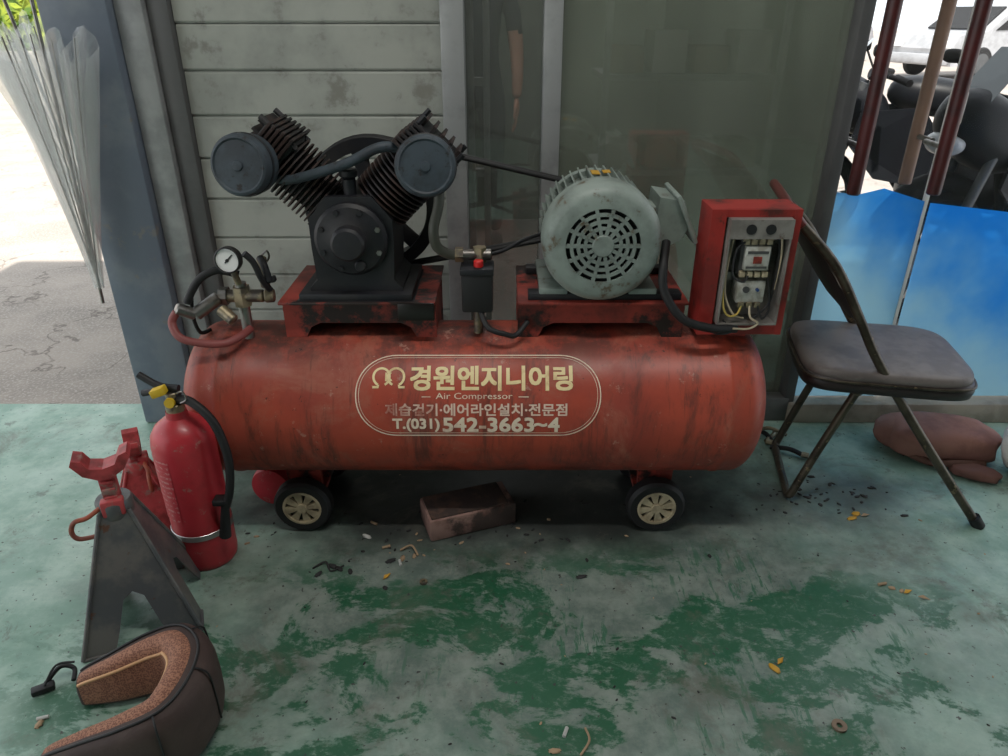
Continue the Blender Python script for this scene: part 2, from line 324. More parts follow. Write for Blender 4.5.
# figure built behind the glass to stand for a reflection, arm hanging
def person(nm,x0,y0):
    g=G(nm,(x0,y0,0),0,True)
    skinm=M('skin',(.56,.28,.19),.55,c2=(.48,.24,.16)); shirt=M('shirt_dark',(.025,.027,.035),.85); trs=M('trousers_dark',(.02,.022,.03),.85); hair=M('hair_black',(.01,.008,.008),.6); shoe=M('shoe_dark',(.02,.02,.02),.5)
    Vt=[(0,0,.95),(0,0,1.08),(0,.0,1.25),(0,.01,1.40),(0,.0,1.49),(0,-.01,1.56)]
    Rd=[(.155,.105),(.135,.095),(.165,.105),(.15,.09),(.055,.055),(.055,.055)]
    Ed=[(0,1),(1,2),(2,3),(3,4),(4,5)]
    for s in(-1,1):
        b=len(Vt); Vt+=[(s*.17,.01,1.40),(s*.215,.01,1.28),(s*.235,.02,1.10),(s*.24,-.01,.97),(s*.235,-.03,.86)]
        Rd+=[(.058,.058),(.05,.05),(.042,.042),(.035,.035),(.025,.03)]
        Ed+=[(3,b),(b,b+1),(b+1,b+2),(b+2,b+3),(b+3,b+4)]
        b=len(Vt); Vt+=[(s*.09,0,.86),(s*.10,-.005,.68),(s*.105,0,.48),(s*.11,.015,.28),(s*.11,.02,.09)]
        Rd+=[(.095,.095),(.08,.08),(.058,.06),(.055,.055),(.04,.042)]
        Ed+=[(0,b),(b,b+1),(b+1,b+2),(b+2,b+3),(b+3,b+4)]
    def skin(Vt,Ed,Rd,sub=2):
        me=bpy.data.meshes.new('skin_tmp'); me.from_pydata(Vt,Ed,[]); o=bpy.data.objects.new('skin_tmp',me); COL.objects.link(o)
        md=o.modifiers.new('s','SKIN'); md.use_smooth_shade=True
        for i,r in enumerate(Rd): me.skin_vertices[0].data[i].radius=r
        me.skin_vertices[0].data[0].use_root=True
        o.modifiers.new('u','SUBSURF').levels=sub
        dg=bpy.context.evaluated_depsgraph_get(); dg.update(); m2=bpy.data.meshes.new_from_object(o.evaluated_get(dg))
        vs=[v.co.copy() for v in m2.vertices]; fs=[tuple(p.vertices) for p in m2.polygons]
        bpy.data.objects.remove(o,do_unlink=True); return vs,fs
    vs,fs=skin(Vt,Ed,Rd)
    o=add('body',vs,fs,[skinm,shirt,trs],g,80)
    for p in o.data.polygons:
        c=p.center; arm=abs(c.x)>.185
        if c.z<.97 and not arm: p.material_index=2
        elif c.z>1.475 or (arm and c.z<1.20): p.material_index=0
        else: p.material_index=1
    for s in(-1,1):
        blob('palm',(s*.235,-.035,.815),(.018,.042,.05),skinm,g,2.6,16,10)
        for k,(dy,l) in enumerate(((-.032,.075),(-.011,.085),(.011,.08),(.031,.062))):
            y=-.035+dy; cur=-s*.012
            vs,fs=skin([(s*.235,y,.79),(s*.235,y-.002,.775),(s*.235+cur*.4,y-.006,.77-l*.45),(s*.235+cur,y-.010,.77-l*.75),(s*.235+cur*2,y-.012,.77-l)],[(0,1),(1,2),(2,3),(3,4)],[(.009,.009)]*3+[(.008,.008),(.0065,.0065)],1); add('finger_%d'%k,vs,fs,skinm,g,80)
        vs,fs=skin([(s*.232,-.06,.84),(s*.228,-.088,.815),(s*.224,-.098,.785),(s*.22,-.10,.76)],[(0,1),(1,2),(2,3)],[(.012,.012),(.0105,.0105),(.0095,.0095),(.0075,.0075)],1); add('thumb',vs,fs,skinm,g,80)
        blob('shoe',(s*.11,-.05,.045),(.048,.135,.045),shoe,g,2.8,24,10); blob('ear',(s*.078,0,1.64),(.012,.02,.032),skinm,g,2)
        blob('eye_white',(s*.032,-.088,1.655),(.013,.008,.008),white,g,2,12,8); blob('eye_iris',(s*.032,-.0955,1.655),(.005,.002,.005),hair,g,2,10,6)
        sweep('eyebrow',[(s*.015,-.097,1.678),(s*.032,-.098,1.683),(s*.05,-.088,1.676)],.003,hair,g,6,3)
    blob('head',(0,0,1.65),(.077,.097,.115),skinm,g,2.3,32,20); blob('jaw',(0,-.03,1.585),(.055,.06,.05),skinm,g,2.3,24,12)
    blob('nose',(0,-.102,1.63),(.013,.018,.026),skinm,g,2); sweep('mouth',[(-.024,-.087,1.593),(0,-.094,1.591),(.024,-.087,1.593)],.004,M('lips',(.35,.12,.1),.5),g,6,3)
    blob('hair',(0,.018,1.69),(.085,.098,.095),hair,g,2.4,32,16)
person('reflection_figure',-.165,4.35)

# doors on the right
g=G('door_1',(1.18,2.27,0))
box('pane',(1.025,2.262,.07),(1.32,2.272,2.8),clear,g); box('edge_strip',(1.318,2.258,.07),(1.328,2.276,2.8),white,g)
g=G('door_2',(1.8,2.27,0))
box('pane',(1.332,2.262,.07),(2.4,2.272,2.8),clear,g); box('lock',(1.334,2.25,1.0),(1.36,2.285,1.09),steel,g,.004)
def bluefilm():
    m=bpy.data.materials.new('blue_window_film'); m.use_nodes=True; t=m.node_tree; t.nodes.clear()
    o=t.nodes.new('ShaderNodeOutputMaterial'); d=t.nodes.new('ShaderNodeBsdfDiffuse'); tr=t.nodes.new('ShaderNodeBsdfTranslucent'); tp=t.nodes.new('ShaderNodeBsdfTransparent')
    gm=t.nodes.new('ShaderNodeNewGeometry').outputs['Position']
    sx=t.nodes.new('ShaderNodeSeparateXYZ'); t.links.new(gm,sx.inputs[0])
    nx_=math_(t,'MULTIPLY',math_(t,'SUBTRACT',noise(t,gm,3.5,4),.5),.7)
    f=mrange(t,math_(t,'ADD',math_(t,'ADD',sx.outputs[2],math_(t,'MULTIPLY',math_(t,'SUBTRACT',sx.outputs[0],1.4),.55)),nx_),.25,.85)
    c=mix(t,f,(.72,.92,.99),(.10,.50,.98))
    t.links.new(c,d.inputs[0]); t.links.new(c,tr.inputs[0]); t.links.new(mix(t,.5,c,(.3,.7,.99)),tp.inputs[0])
    a=t.nodes.new('ShaderNodeMixShader'); a.inputs[0].default_value=.85; t.links.new(d.outputs[0],a.inputs[1]); t.links.new(tr.outputs[0],a.inputs[2])
    a2=t.nodes.new('ShaderNodeMixShader'); a2.inputs[0].default_value=.35; t.links.new(a.outputs[0],a2.inputs[1]); t.links.new(tp.outputs[0],a2.inputs[2])
    t.links.new(a2.outputs[0],o.inputs[0]); return m
bf=bluefilm()
g=G('blue_window_sticker',(1.5,2.256,0))
plate('film_left',[(1.024,2.258,.08),(1.315,2.258,.08),(1.315,2.258,.77),(1.18,2.258,.81),(1.10,2.258,.79),(1.024,2.258,.80)],(0,-.002,0),bf,g)
plate('film_right',[(1.335,2.258,.08),(2.4,2.258,.08),(2.4,2.258,.78),(1.9,2.258,.76),(1.6,2.258,.735),(1.335,2.258,.765)],(0,-.002,0),bf,g)
sill=M('sill_beige',(.38,.33,.27),.6,c2=(.25,.22,.18),scale=8)
box('trim_sill',(1.0,2.2,0),(2.5,2.34,.075),sill,bev=.006)
box('baseboard_back',(-.178,2.215,0),(1.0,2.27,.09),M('kick_plate',(.12,.125,.12),.5),bev=.004)
hr=M('handle_dark_red',(.08,.014,.014),.4,c2=(.04,.01,.01)); ht=M('handle_tan',(.26,.15,.10),.5)
for nm,x,y,mm,zb in(('door_pull_handle',1.005+.03,2.15,hr,.815),('door_pull_handle',1.272,2.15,hr,.815),('door_pull_handle',1.055,2.37,M('handle_grey_brown',(.2,.13,.11),.5),.80),('door_pull_handle',1.30,2.37,ht,.80)):
    g=G(nm,(x,y,1.4)); cyl('bar',(x,y,zb),(x,y,2.1),.02,mm,g,bev=.004)
    s=1 if y<2.26 else -1
    for zz in(.95,1.95): cyl('standoff',(x,y,zz),(x,2.2615 if s>0 else 2.2725,zz),.008,steel,g,12)

# ---------------------------------------------------------------- outside
bk=M('bike_black_plastic',(.006,.007,.010),.45,spec=.25); bgm=M('bike_grey_metal',(.11,.115,.12),.5,.4); bkd=M('bike_dark',(.005,.005,.006),.7,spec=.15)
def bike(nm,x0,y0,rot=0):
    g=G(nm,(x0,y0,0),rot,True)
    for wx in (-.65,.68):
        lathe('tyre',[(.22,-.045),(.27,-.055),(.3,-.02),(.3,.02),(.27,.055),(.22,.045),(.22,-.045)],(wx,0,.3),(0,1,0),bkd,g,36,cap=False)
        cyl('hub',(wx,-.06,.3),(wx,.06,.3),.045,bgm,g)
        cyl('brake_disc',(wx,-.05,.3),(wx,-.055,.3),.13,bgm,g)
        for k in range(6):
            a=2*pi*k/6; sweep('rim_spoke',[(wx+.04*math.cos(a),0,.3+.04*math.sin(a)),(wx+.225*math.cos(a+.15),0,.3+.225*math.sin(a+.15))],.014,bgm,g,6,1)
    blob('front_cowl',(-.52,0,.84),(.24,.13,.14),bk,g,2.4,tilt=.5); blob('headlamp',(-.70,0,.80),(.06,.09,.05),M('lamp_glass',(.5,.52,.55),.1),g,2.2)
    for s in(-1,1):
        plate('side_panel',[(-.45,.12*s,.80),(-.15,.15*s,.84),(.02,.13*s,.62),(-.1,.13*s,.42),(-.32,.14*s,.45),(-.48,.12*s,.62)],(0,.015*s,0),bk,g)
        plate('rear_panel',[(.12,.11*s,.78),(.45,.12*s,.80),(.85,.07*s,.93),(.5,.11*s,.66),(.2,.11*s,.62)],(0,.015*s,0),bk,g)
    plate('screen',[(-.66,-.1,.93),(-.66,.1,.93),(-.46,.09,1.16),(-.46,-.09,1.16)],(.008,0,.008),M('smoked_screen',(.10,.12,.13),.1),g)
    blob('tank_cover',(-.08,0,.88),(.25,.13,.10),bk,g,2.5,tilt=.12); blob('seat',(.38,0,.84),(.28,.12,.045),bkd,g,2.8,tilt=-.08)
    blob('tail',(.74,0,.92),(.17,.07,.045),bk,g,2.4,tilt=-.25)
    blob('engine',(.02,0,.42),(.20,.12,.14),bgm,g,3.5)
    for k in range(5): box('engine_fin_%d'%k,(-.2,-.135,.45+.025*k),(.12,.135,.456+.025*k),bgm,g)
    sweep('frame_tube',[(-.45,0,.95),(-.25,.05,.5),(0,.1,.26),(.35,.1,.32),(.68,.08,.3)],.02,bkd,g,8)
    sweep('subframe',[(.1,-.1,.55),(.45,-.1,.72),(.85,-.06,.9)],.016,bgm,g,8)
    sweep('handlebar',[(-.30,-.38,.98),(-.40,-.22,1.0),(-.43,0,.97),(-.40,.22,1.0),(-.30,.38,.98)],.013,bkd,g)
    for s in(-1,1):
        sweep('fork',[(-.66,.09*s,.3),(-.46,.09*s,.95)],.022,bgm,g,st=2)
        sweep('mirror_stalk',[(-.4,.24*s,1.0),(-.45,.30*s,1.10)],.006,bkd,g,st=2); blob('mirror',(-.45,.33*s,1.12),(.02,.06,.03),bkd,g)
        cyl('grip',(-.33,.3*s,.99),(-.28,.42*s,.975),.018,bkd,g)
        sweep('swing_arm',[(.15,.09*s,.36),(.68,.09*s,.3)],.022,bgm,g,st=2)
    sweep('exhaust',[(-.1,-.15,.28),(.25,-.17,.24),(.5,-.19,.34),(.85,-.21,.5)],.038,bgm,g)
    sweep('front_fender',[(-.95,0,.46),(-.82,0,.60),(-.65,0,.635),(-.48,0,.58)],.045,bkd,g); sweep('rear_fender',[(.55,0,.62),(.75,0,.64),(.95,0,.55),(1.0,0,.42)],.04,bkd,g)
    sweep('side_stand',[(.0,-.12,.25),(.06,-.26,.01)],.012,bgm,g,st=2)
bike('motorcycle',2.55,3.35,.25); bike('motorcycle.001',2.45,4.2,-.35)
def car(x,y,mm,ang=0,nm='car'):
    g=G(nm,(x,y,0),ang,True)
    W=.86
    P=[(-2.1,.28),(-2.15,.6),(-2.05,.85),(-1.35,.93),(-.75,1.38),(.7,1.42),(1.4,1.0),(2.05,.9),(2.15,.6),(2.1,.28)]
    plate('body',[(a,-W,b) for a,b in P],(0,2*W,0),mm,g)
    for s in(-1,1): plate('side_glass',[(-1.15,s*(W+.005),.95),(-.7,s*(W+.005),1.3),(.65,s*(W+.005),1.33),(1.15,s*(W+.005),.98)],(0,.008*s,0),dark,g)
    plate('windscreen',[(-1.33,-.7,.96),(-.78,-.65,1.37),(-.78,.65,1.37),(-1.33,.7,.96)],(-.02,0,.02),dark,g)
    for a in(-1.35,1.35):
        for s in(-1,1):
            cyl('tyre',(a,s*.72,.32),(a,s*.89,.32),.32,dark,g,bev=.03); cyl('hubcap',(a,s*.88,.32),(a,s*.9,.32),.2,bgm,g)
    box('lamp_1',(-2.17,-.8,.62),(-2.1,-.5,.76),white,g); box('lamp_2',(-2.17,.5,.62),(-2.1,.8,.76),white,g)
    box('bumper',(-2.2,-.8,.3),(-2.1,.8,.5),mm,g,.03)
car(13.9,22,M('car_red',(.22,.03,.035),.35),.2); car(16.5,21,M('car_white',(.7,.7,.7),.3),.1,'car.001'); car(8.6,24,M('car_grey',(.3,.3,.32),.3),0,'car.002'); car(10.9,17.5,M('car_silver',(.40,.41,.43),.3),.3,'car.003')
wallm=M('planter_wall_paint',(.6,.56,.48),.8)
box('garden_wall',(-22,12.0,-.01),(-4.5,12.3,.75),wallm)
g=G('hedge',(-8,13.2,0))
leaf=M('hedge_leaves',(.28,.34,.03),.7,c2=(.08,.16,.02),scale=5)
vs=[];fs=[]
for k in range(5000):
    c=V((random.uniform(-16,-5),max(12.75,random.gauss(13.1,.2)),random.uniform(.3,2.6)))
    a=V((random.uniform(-1,1),random.uniform(-1,1),random.uniform(-1,1))).normalized()*.1; b=a.orthogonal().normalized()*.06
    q=len(vs); vs+=[c-a,c+b,c+a,c-b]; fs.append((q,q+1,q+2,q+3))
add('leaves',vs,fs,leaf,g)
box('hedge_core',(-16,12.95,-.01),(-5,13.25,2.3),leaf,g)

# ---------------------------------------------------------------- umbrellas
def plastic():
    m=bpy.data.materials.new('clear_vinyl'); m.use_nodes=True; t=m.node_tree; t.nodes.clear()
    o=t.nodes.new('ShaderNodeOutputMaterial'); d=t.nodes.new('ShaderNodeBsdfTranslucent'); d2=t.nodes.new('ShaderNodeBsdfDiffuse'); tr=t.nodes.new('ShaderNodeBsdfTransparent'); gs=t.nodes.new('ShaderNodeBsdfGlossy')
    d.inputs[0].default_value=(.9,.92,.9,1); d2.inputs[0].default_value=(.85,.87,.85,1); gs.inputs['Roughness'].default_value=.12
    def mx(f,a,b):
        x=t.nodes.new('ShaderNodeMixShader'); x.inputs[0].default_value=f; t.links.new(a.outputs[0],x.inputs[1]); t.links.new(b.outputs[0],x.inputs[2]); return x
    s=mx(.72,mx(.35,d,d2),tr); s=mx(.12,s,gs); t.links.new(s.outputs[0],o.inputs[0]); return m
pl=plastic()
def umbrella(nm,top,tip,R,ph=0):
    g=G(nm,tip); top=V(top);tip=V(tip); d,u,w=frame(top-tip); L=(top-tip).length
    n=96; rows=14; vs=[];fs=[]
    for j in range(rows+1):
        s=j/rows; r0=.012+R*(s**1.15)
        for i in range(n):
            a=2*pi*i/n; fold=1+.42*s**.5*math.sin(8*a+.8*s+ph)+.16*math.sin(19*a+ph)
            hh=s*L+(.05*s*math.cos(8*a))
            vs.append(tip+d*hh+(u*math.cos(a)+w*math.sin(a))*r0*fold)
    for j in range(rows):
        for i in range(n):
            k=(i+1)%n; fs.append((j*n+i,j*n+k,(j+1)*n+k,(j+1)*n+i))
    add('canopy',vs,fs,pl,g,60)
    for i in range(8):
        a=2*pi*i/8; sweep('rib_%d'%i,[tip+d*.02,tip+d*L*.5+(u*math.cos(a)+w*math.sin(a))*R*.45,tip+d*(L+.02)+(u*math.cos(a)+w*math.sin(a))*R*1.05],.0022,steel,g,6,3)
    sweep('shaft',[tip-d*.05,tip+d*(L+.22)],.005,steel,g,8,2)
    q=tip+d*(L+.22); sweep('handle',[q,q+V((0,0,.08)),q+V((.0,.02,.12)),q+V((.0,.06,.12)),q+V((.0,.075,.08))],.01,white,g)
umbrella('umbrella',(-1.235,2.12,1.22),(-1.262,2.13,.53),.085)
umbrella('umbrella.001',(-1.40,2.3,1.24),(-1.30,2.3,.60),.085,1.3)
g=G('umbrella_rail',(-1.3,2.19,1.5))
box('rail',(-1.6,2.168,1.50),(-1.1,2.178,1.525),steel,g)

# ---------------------------------------------------------------- AIR COMPRESSOR
C=G('air_compressor',(-.076,1.75,0))
TX0,TX1,TY,TZ,R=-.842,.692,1.75,.356,.206
prof=[]
cd=.085
for k in range(17):
    a=k/16*pi/2; prof.append((R*math.sin(a)**.85 if k else 0,cd*(1-math.cos(a))))
prof+= [(R+.0,.115),(R+.0025,.12),(R+.0025,.13),(R,.135)]
L=TX1-TX0
prof+= [(R,L-.135),(R+.0025,L-.13),(R+.0025,L-.12),(R,L-.115)]
for k in range(16,-1,-1):
    a=k/16*pi/2; prof.append((R*math.sin(a)**.85 if k else 0,L-cd*(1-math.cos(a))))
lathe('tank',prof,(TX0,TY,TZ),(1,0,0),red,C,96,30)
for wx in(-.556,.420):
    plate('leg_bracket',[(wx-.05,1.66,.22),(wx+.05,1.66,.22),(wx+.045,1.66,.10),(wx-.045,1.66,.10)],(0,.02,0),redp,C)
    plate('leg_bracket',[(wx-.05,1.84,.22),(wx+.05,1.84,.22),(wx+.045,1.84,.08),(wx-.045,1.84,.08)],(0,-.02,0),redp,C)
    box('leg_plate',(wx-.052,1.655,.085),(wx+.052,1.85,.1),redp,C,.003)
    cyl('axle',(wx,1.60,.08),(wx,1.90,.08),.012,steel,C)
    for s,yy in((-1,1.625),(1,1.875)):
        lathe('tyre',[(.05,-.022),(.072,-.024),(.08,-.014),(.08,.014),(.072,.024),(.05,.022)],(wx,yy,.08),(0,1,0),dark,C,40,cap=False)
        f=yy+s*.012
        cyl('wheel_disc',(wx,yy-.012,.08),(wx,yy+.012,.08),.052,dark,C,32)
        lathe('wheel_ring',[(.046,0),(.053,0),(.053,s*.012),(.046,s*.012),(.046,0)],(wx,f,.08),(0,1,0),cream,C,32,cap=False)
        cyl('hub',(wx,f,.08),(wx,f+s*.014,.08),.014,cream,C,20)
        for k in range(8):
            a=2*pi*k/8+.2; dx,dz=math.cos(a),math.sin(a)
            plate('spoke_%d'%k,[(wx+dx*.012-dz*.005,f,.08+dz*.012+dx*.005),(wx+dx*.012+dz*.005,f,.08+dz*.012-dx*.005),(wx+dx*.048+dz*.012,f,.08+dz*.048-dx*.012),(wx+dx*.048-dz*.012,f,.08+dz*.048+dx*.012)],(0,s*.009,0),cream,C)
ZT=.66
def saddle(nm,x0,x1):
    y0,y1,zt=1.695,1.90,ZT
    box(nm+'_top',(x0-.002,1.665,zt-.008),(x1+.002,1.96,zt),redp,C,.002)
    for yy in(y0,y1-.008):
        dy=yy+.004-TY; zs=TZ+math.sqrt(R*R-dy*dy)-.004
        P=[(x0,yy,zt-.008),(x1,yy,zt-.008),(x1,yy,zs),(x1-.05,yy,zs),(x1-.065,yy,zs+.03),(x1-.09,yy,zs+.042),(x0+.09,yy,zs+.042),(x0+.065,yy,zs+.03),(x0+.05,yy,zs),(x0,yy,zs)]
        plate(nm+'_web',P,(0,.008,0),redp,C)
    for xx in(x0+.002,x1-.008):
        plate(nm+'_end',[(xx,y0+.009,zt-.009),(xx,y1-.009,zt-.009),(xx,y1-.009,TZ+.15),(xx,1.84,TZ+.183),(xx,TY,TZ+R-.002),(xx,y0+.009,TZ+.19)],(.006,0,0),redp,C)
saddle('pump_bracket',-.557,-.172); saddle('motor_bracket',.035,.455)
oil=M('oil_film_black',(.012,.009,.008),.3)
box('oil_stain',(-.262,1.655,ZT-.045),(-.172,1.664,ZT+.001),oil,C,.003)  # thin dark plate for the black oil stain on the pump bracket
box('motor_slide_rail',(.06,1.68,ZT),(.44,1.72,ZT+.018),black,C,.002); box('motor_slide_rail',(.06,1.88,ZT),(.44,1.92,ZT+.018),black,C,.002)
before=set(o.name for o in C.e.children)
# ---- pump
px,pz=-.367,.83
P=[]
for a,b in((-.115,.675),(.115,.675),(.115,.70),(.095,.72),(.1,.80),(.10,.87),(.055,.925),(-.055,.925),(-.10,.87),(-.10,.80),(-.095,.72),(-.115,.70)): P.append((px+a,1.66,b))
plate('crankcase',P,(0,.19,0),black,C)
box('pump_foot',(px-.14,1.635,.673),(px+.14,1.88,.692),black,C,.003)
lathe('crankcase_cover',[(.088,0),(.088,.012),(.08,.02),(.055,.024),(.042,.03),(.040,.055),(.034,.062),(0,.064)],(px,1.66,.825),(0,-1,0),black,C,48)
for k in range(8):
    a=2*pi*k/8+.39; cyl('cover_bolt_%d'%k,(px+.073*math.cos(a),1.648,.825+.073*math.sin(a)),(px+.073*math.cos(a),1.634,.825+.073*math.sin(a)),.007,steel if k in(0,7) else black,C,6)
cyl('oil_filler',(px+.02,1.66,.765),(px+.02,1.628,.765),.014,black,C,16,.003); 
cyl('breather',(px,1.69,.92),(px,1.69,.965),.016,black,C,16,.004); cyl('breather_cap',(px,1.69,.965),(px,1.69,.985),.022,black,C,16,.004)
for s in(-1,1):
    d=V((s*.707,0,.707)); o=V((px,1.745,.83)); side=V((s*.707,0,-.707)); yv=V((0,1,0))
    prof=[(.045,.07)]
    h=.09
    for k in range(11): prof+=[(.052,h),(.078,h+.001),(.078,h+.005),(.052,h+.006)]; h+=.0125
    prof+=[(.06,h),(.06,h+.01)]
    lathe('cylinder_fins',prof,o,d,fin,C,36,30)
    for k in range(6):
        obox('head_fin_%d'%k,o+d*(.238+.012*k),[side,yv,d],(.078-.002*k,.082-.002*k,.0035),fin,C,.001,1)
    obox('head_core',o+d*.265,[side,yv,d],(.062,.066,.04),black,C,.006)
    for a in(-1,1):
        for b in(-1,1):
            q=o+side*.06*a+yv*.06*b; cyl('head_bolt',q+d*.22,q+d*.325,.007,black,C,6)
    for b in range(5):
        obox('head_top_rib_%d'%b,o+d*.312+side*(-.05+.025*b),[side,yv,d],(.0035,.055,.011),fin,C)
    fc=V((px+s*.210,1.60,1.010)) if s<0 else V((px+.193,1.60,1.008))
    fd=V((-.12 if s<0 else .08,-1,.12)).normalized()
    lathe('air_filter_can',[(.02,-.04),(.064,-.036),(.067,-.03),(.067,.022),(.063,.030),(.058,.032),(.054,.029),(.012,.031),(.010,.035),(0,.036)],fc,fd,filt,C,48)
    lathe('filter_band',[(.0675,-.004),(.0695,-.003),(.0695,.004),(.0675,.005)],fc,fd,black,C,48,cap=False)
    cyl('intake_neck',fc-fd*.03,fc-fd*.10+d*.0,.024,black,C)
sweep('interstage_pipe',[(px-.17,1.70,.96),(px-.12,1.67,.965),(px+.0,1.66,1.0),(px+.08,1.67,1.035),(px+.13,1.69,1.03)],.012,filt,C,12)
fx,fy,fz=-.362,1.955,.835
lathe('flywheel_rim',[(.150,-.028),(.183,-.028),(.18,-.018),(.172,-.010),(.18,-.002),(.172,.008),(.18,.018),(.183,.028),(.150,.028),(.150,-.028)],(fx,fy,fz),(0,1,0),black,C,64,30,cap=False)
cyl('flywheel_hub',(fx,1.84,fz),(fx,fy+.03,fz),.035,black,C)
for k in range(5):
    a=2*pi*k/5+.5; u_=V((math.cos(a),0,math.sin(a))); w_=V((-math.sin(a),0,math.cos(a)))
    obox('flywheel_spoke_%d'%k,V((fx,fy,fz))+u_*.093,[u_,w_,(0,1,0)],(.065,.02,.01),black,C,.004)
mx,mz=.232,.824
lathe('motor_pulley',[(.062,-.028),(.058,-.018),(.052,-.008),(.058,0),(.052,.008),(.058,.018),(.062,.028)],(mx,fy,mz),(0,1,0),black,C,40)
cyl('motor_shaft',(mx,1.86,mz),(mx,fy,mz),.014,steel,C)
def belt(yy):
    D=math.hypot(mx-fx,mz-fz); th=math.atan2(mz-fz,mx-fx); r1,r2=.182,.061; al=math.acos((r1-r2)/D)
    pts=[]
    for k in range(25):
        a=th+al+(2*pi-2*al)*k/24; pts.append((fx+r1*math.cos(a),yy,fz+r1*math.sin(a)))
    for k in range(13):
        a=th-al+(2*al)*k/12; pts.append((mx+r2*math.cos(a),yy,mz+r2*math.sin(a)))
    sweep('drive_belt',pts,.0065,dark,C,8,1,closed=True)
belt(fy-.012); belt(fy+.012)
# ---- motor
lathe('fan_cover',[(.088,-.002),(.118,-.002),(.13,.004),(.139,.016),(.142,.03),(.142,.095),(.136,.097),(.136,.03),(.088,.006),(.088,-.002)],(mx,1.60,mz),(0,1,0),motor,C,64,30,cap=False)
cyl('fan_void',(mx,1.612,mz),(mx,1.69,mz),.128,fanhole,C,48)
cyl('grille_cap',(mx,1.597,mz),(mx,1.612,mz),.026,motor,C,32,.002)
for r in(.042,.058,.074):
    lathe('grille_ring',[(r-.0042,0),(r+.0042,0),(r+.0042,.008),(r-.0042,.008),(r-.0042,0)],(mx,1.599,mz),(0,1,0),motor,C,48,30,cap=False)
for k in range(14):
    a=2*pi*k/14; u_=V((math.cos(a),0,math.sin(a))); w_=V((-math.sin(a),0,math.cos(a)))
    obox('grille_bar_%d'%k,V((mx,1.603,mz))+u_*.057,[u_,w_,(0,1,0)],(.034,.0042,.004),motor,C)
cyl('motor_body',(mx,1.685,mz),(mx,1.87,mz),.112,motor,C,48)
for k in range(40):
    a=2*pi*k/40; u_=V((math.cos(a),0,math.sin(a))); w_=V((-math.sin(a),0,math.cos(a)))
    if -2.3<math.atan2(u_.z,u_.x)<-.84: continue
    obox('motor_fin_%d'%k,V((mx,1.775,mz))+u_*.124,[u_,w_,(0,1,0)],(.016,.002,.075),motor,C)
lathe('end_bell',[(.125,0),(.13,.01),(.125,.03),(.08,.05),(.04,.055)],(mx,1.855,mz),(0,1,0),motor,C,48)
lathe('front_bell',[(.13,0),(.135,.005),(.13,.012)],(mx,1.695,mz),(0,1,0),motor,C,48)
for s in(-1,1): box('motor_foot',(mx+s*.11-.035,1.64,.688),(mx+s*.11+.035,1.88,.705),motor,C,.003); box('motor_foot_web',(mx+s*.095-.008,1.71,.70),(mx+s*.095+.008,1.85,.78),motor,C)
for k in range(2): obox('orange_chalk_mark_%d'%k,(mx-.01+.03*k,1.75+.02*k,mz+.1405-.002*k),[(1,.5*(k-.5),0),(0,1,0),(0,0,1)],(.010,.022-.006*k,.001),orange,C)
obox('terminal_box_neck',(mx+.135,1.77,.855),[(1,0,0),(0,1,0),(0,0,1)],(.03,.04,.03),motor,C,.004)
plate('terminal_box',[(mx+.135,1.70,.80),(mx+.165,1.70,.79),(mx+.205,1.70,.81),(mx+.225,1.70,.85),(mx+.205,1.70,.905),(mx+.145,1.70,.915)],(0,.13,0),motor,C)
obox('terminal_box_lid',(mx+.213,1.765,.862),[(.42,0,-.9),(0,1,0),(.9,0,.42)],(.065,.08,.006),motor,C,.004)
sweep('motor_cable',[(mx+.165,1.68,.81),(mx+.15,1.62,.77),(mx+.155,1.60,.71),(mx+.20,1.58,.65),(mx+.27,1.58,.625),(mx+.34,1.60,.615)],.011,dark,C,12)
bpy.context.view_layer.update()
for o_ in C.e.children:
    if o_.name not in before: o_.location=V((0,.04,-.014))
box('pump_foot_shim',(px-.145,1.67,ZT-.001),(px+.145,1.92,ZT+.001),black,C)
sweep('control_cable',[(-.06,1.68,.635),(-.04,1.65,.60),(-.0,1.645,.585),(.03,1.66,.575),(.06,1.69,.60)],.007,dark,C,8)
# ---- control box
bx0,bx1,bz0,bz1=.482,.692,.578,.892
box('control_box_back',(bx0,1.755,bz0),(bx1,1.76,bz1),redbox,C)
box('control_box_left',(bx0,1.664,bz0),(bx0+.004,1.7545,bz1),redbox,C); box('control_box_right',(bx1-.004,1.664,bz0),(bx1,1.7545,bz1),redbox,C)
box('control_box_top',(bx0+.0045,1.664,bz1-.004),(bx1-.0045,1.7545,bz1),redbox,C); box('control_box_bottom',(bx0+.0045,1.664,bz0),(bx1-.0045,1.7545,bz0+.004),redbox,C)
for nm,a,b in(('flange_l',(bx0,1.657,bz0),(bx0+.035,1.6635,bz1)),('flange_r',(bx1-.018,1.657,bz0),(bx1,1.6635,bz1)),('flange_t',(bx0+.0355,1.6575,bz1-.018),(bx1-.0185,1.663,bz1-.0005)),('flange_b',(bx0+.0355,1.6575,bz0+.0005),(bx1-.0185,1.663,bz0+.025))): box('control_box_'+nm,a,b,redbox,C)
box('control_box_post',(.56,1.70,TZ+R-.03),(.62,1.75,bz0+.001),redp,C)
tx0,tx1,tz0,tz1=.522,.668,.612,.874
box('inner_tray_back',(tx0,1.70,tz0),(tx1,1.705,tz1),boxgrey,C)
box('inner_tray_l',(tx0,1.635,tz0+.0045),(tx0+.004,1.6995,tz1-.0045),boxgrey,C);box('inner_tray_r',(tx1-.004,1.635,tz0+.0045),(tx1,1.6995,tz1-.0045),boxgrey,C)
box('inner_tray_t',(tx0,1.635,tz1-.004),(tx1,1.6995,tz1),boxgrey,C);box('inner_tray_b',(tx0,1.635,tz0),(tx1,1.6995,tz0+.004),boxgrey,C)
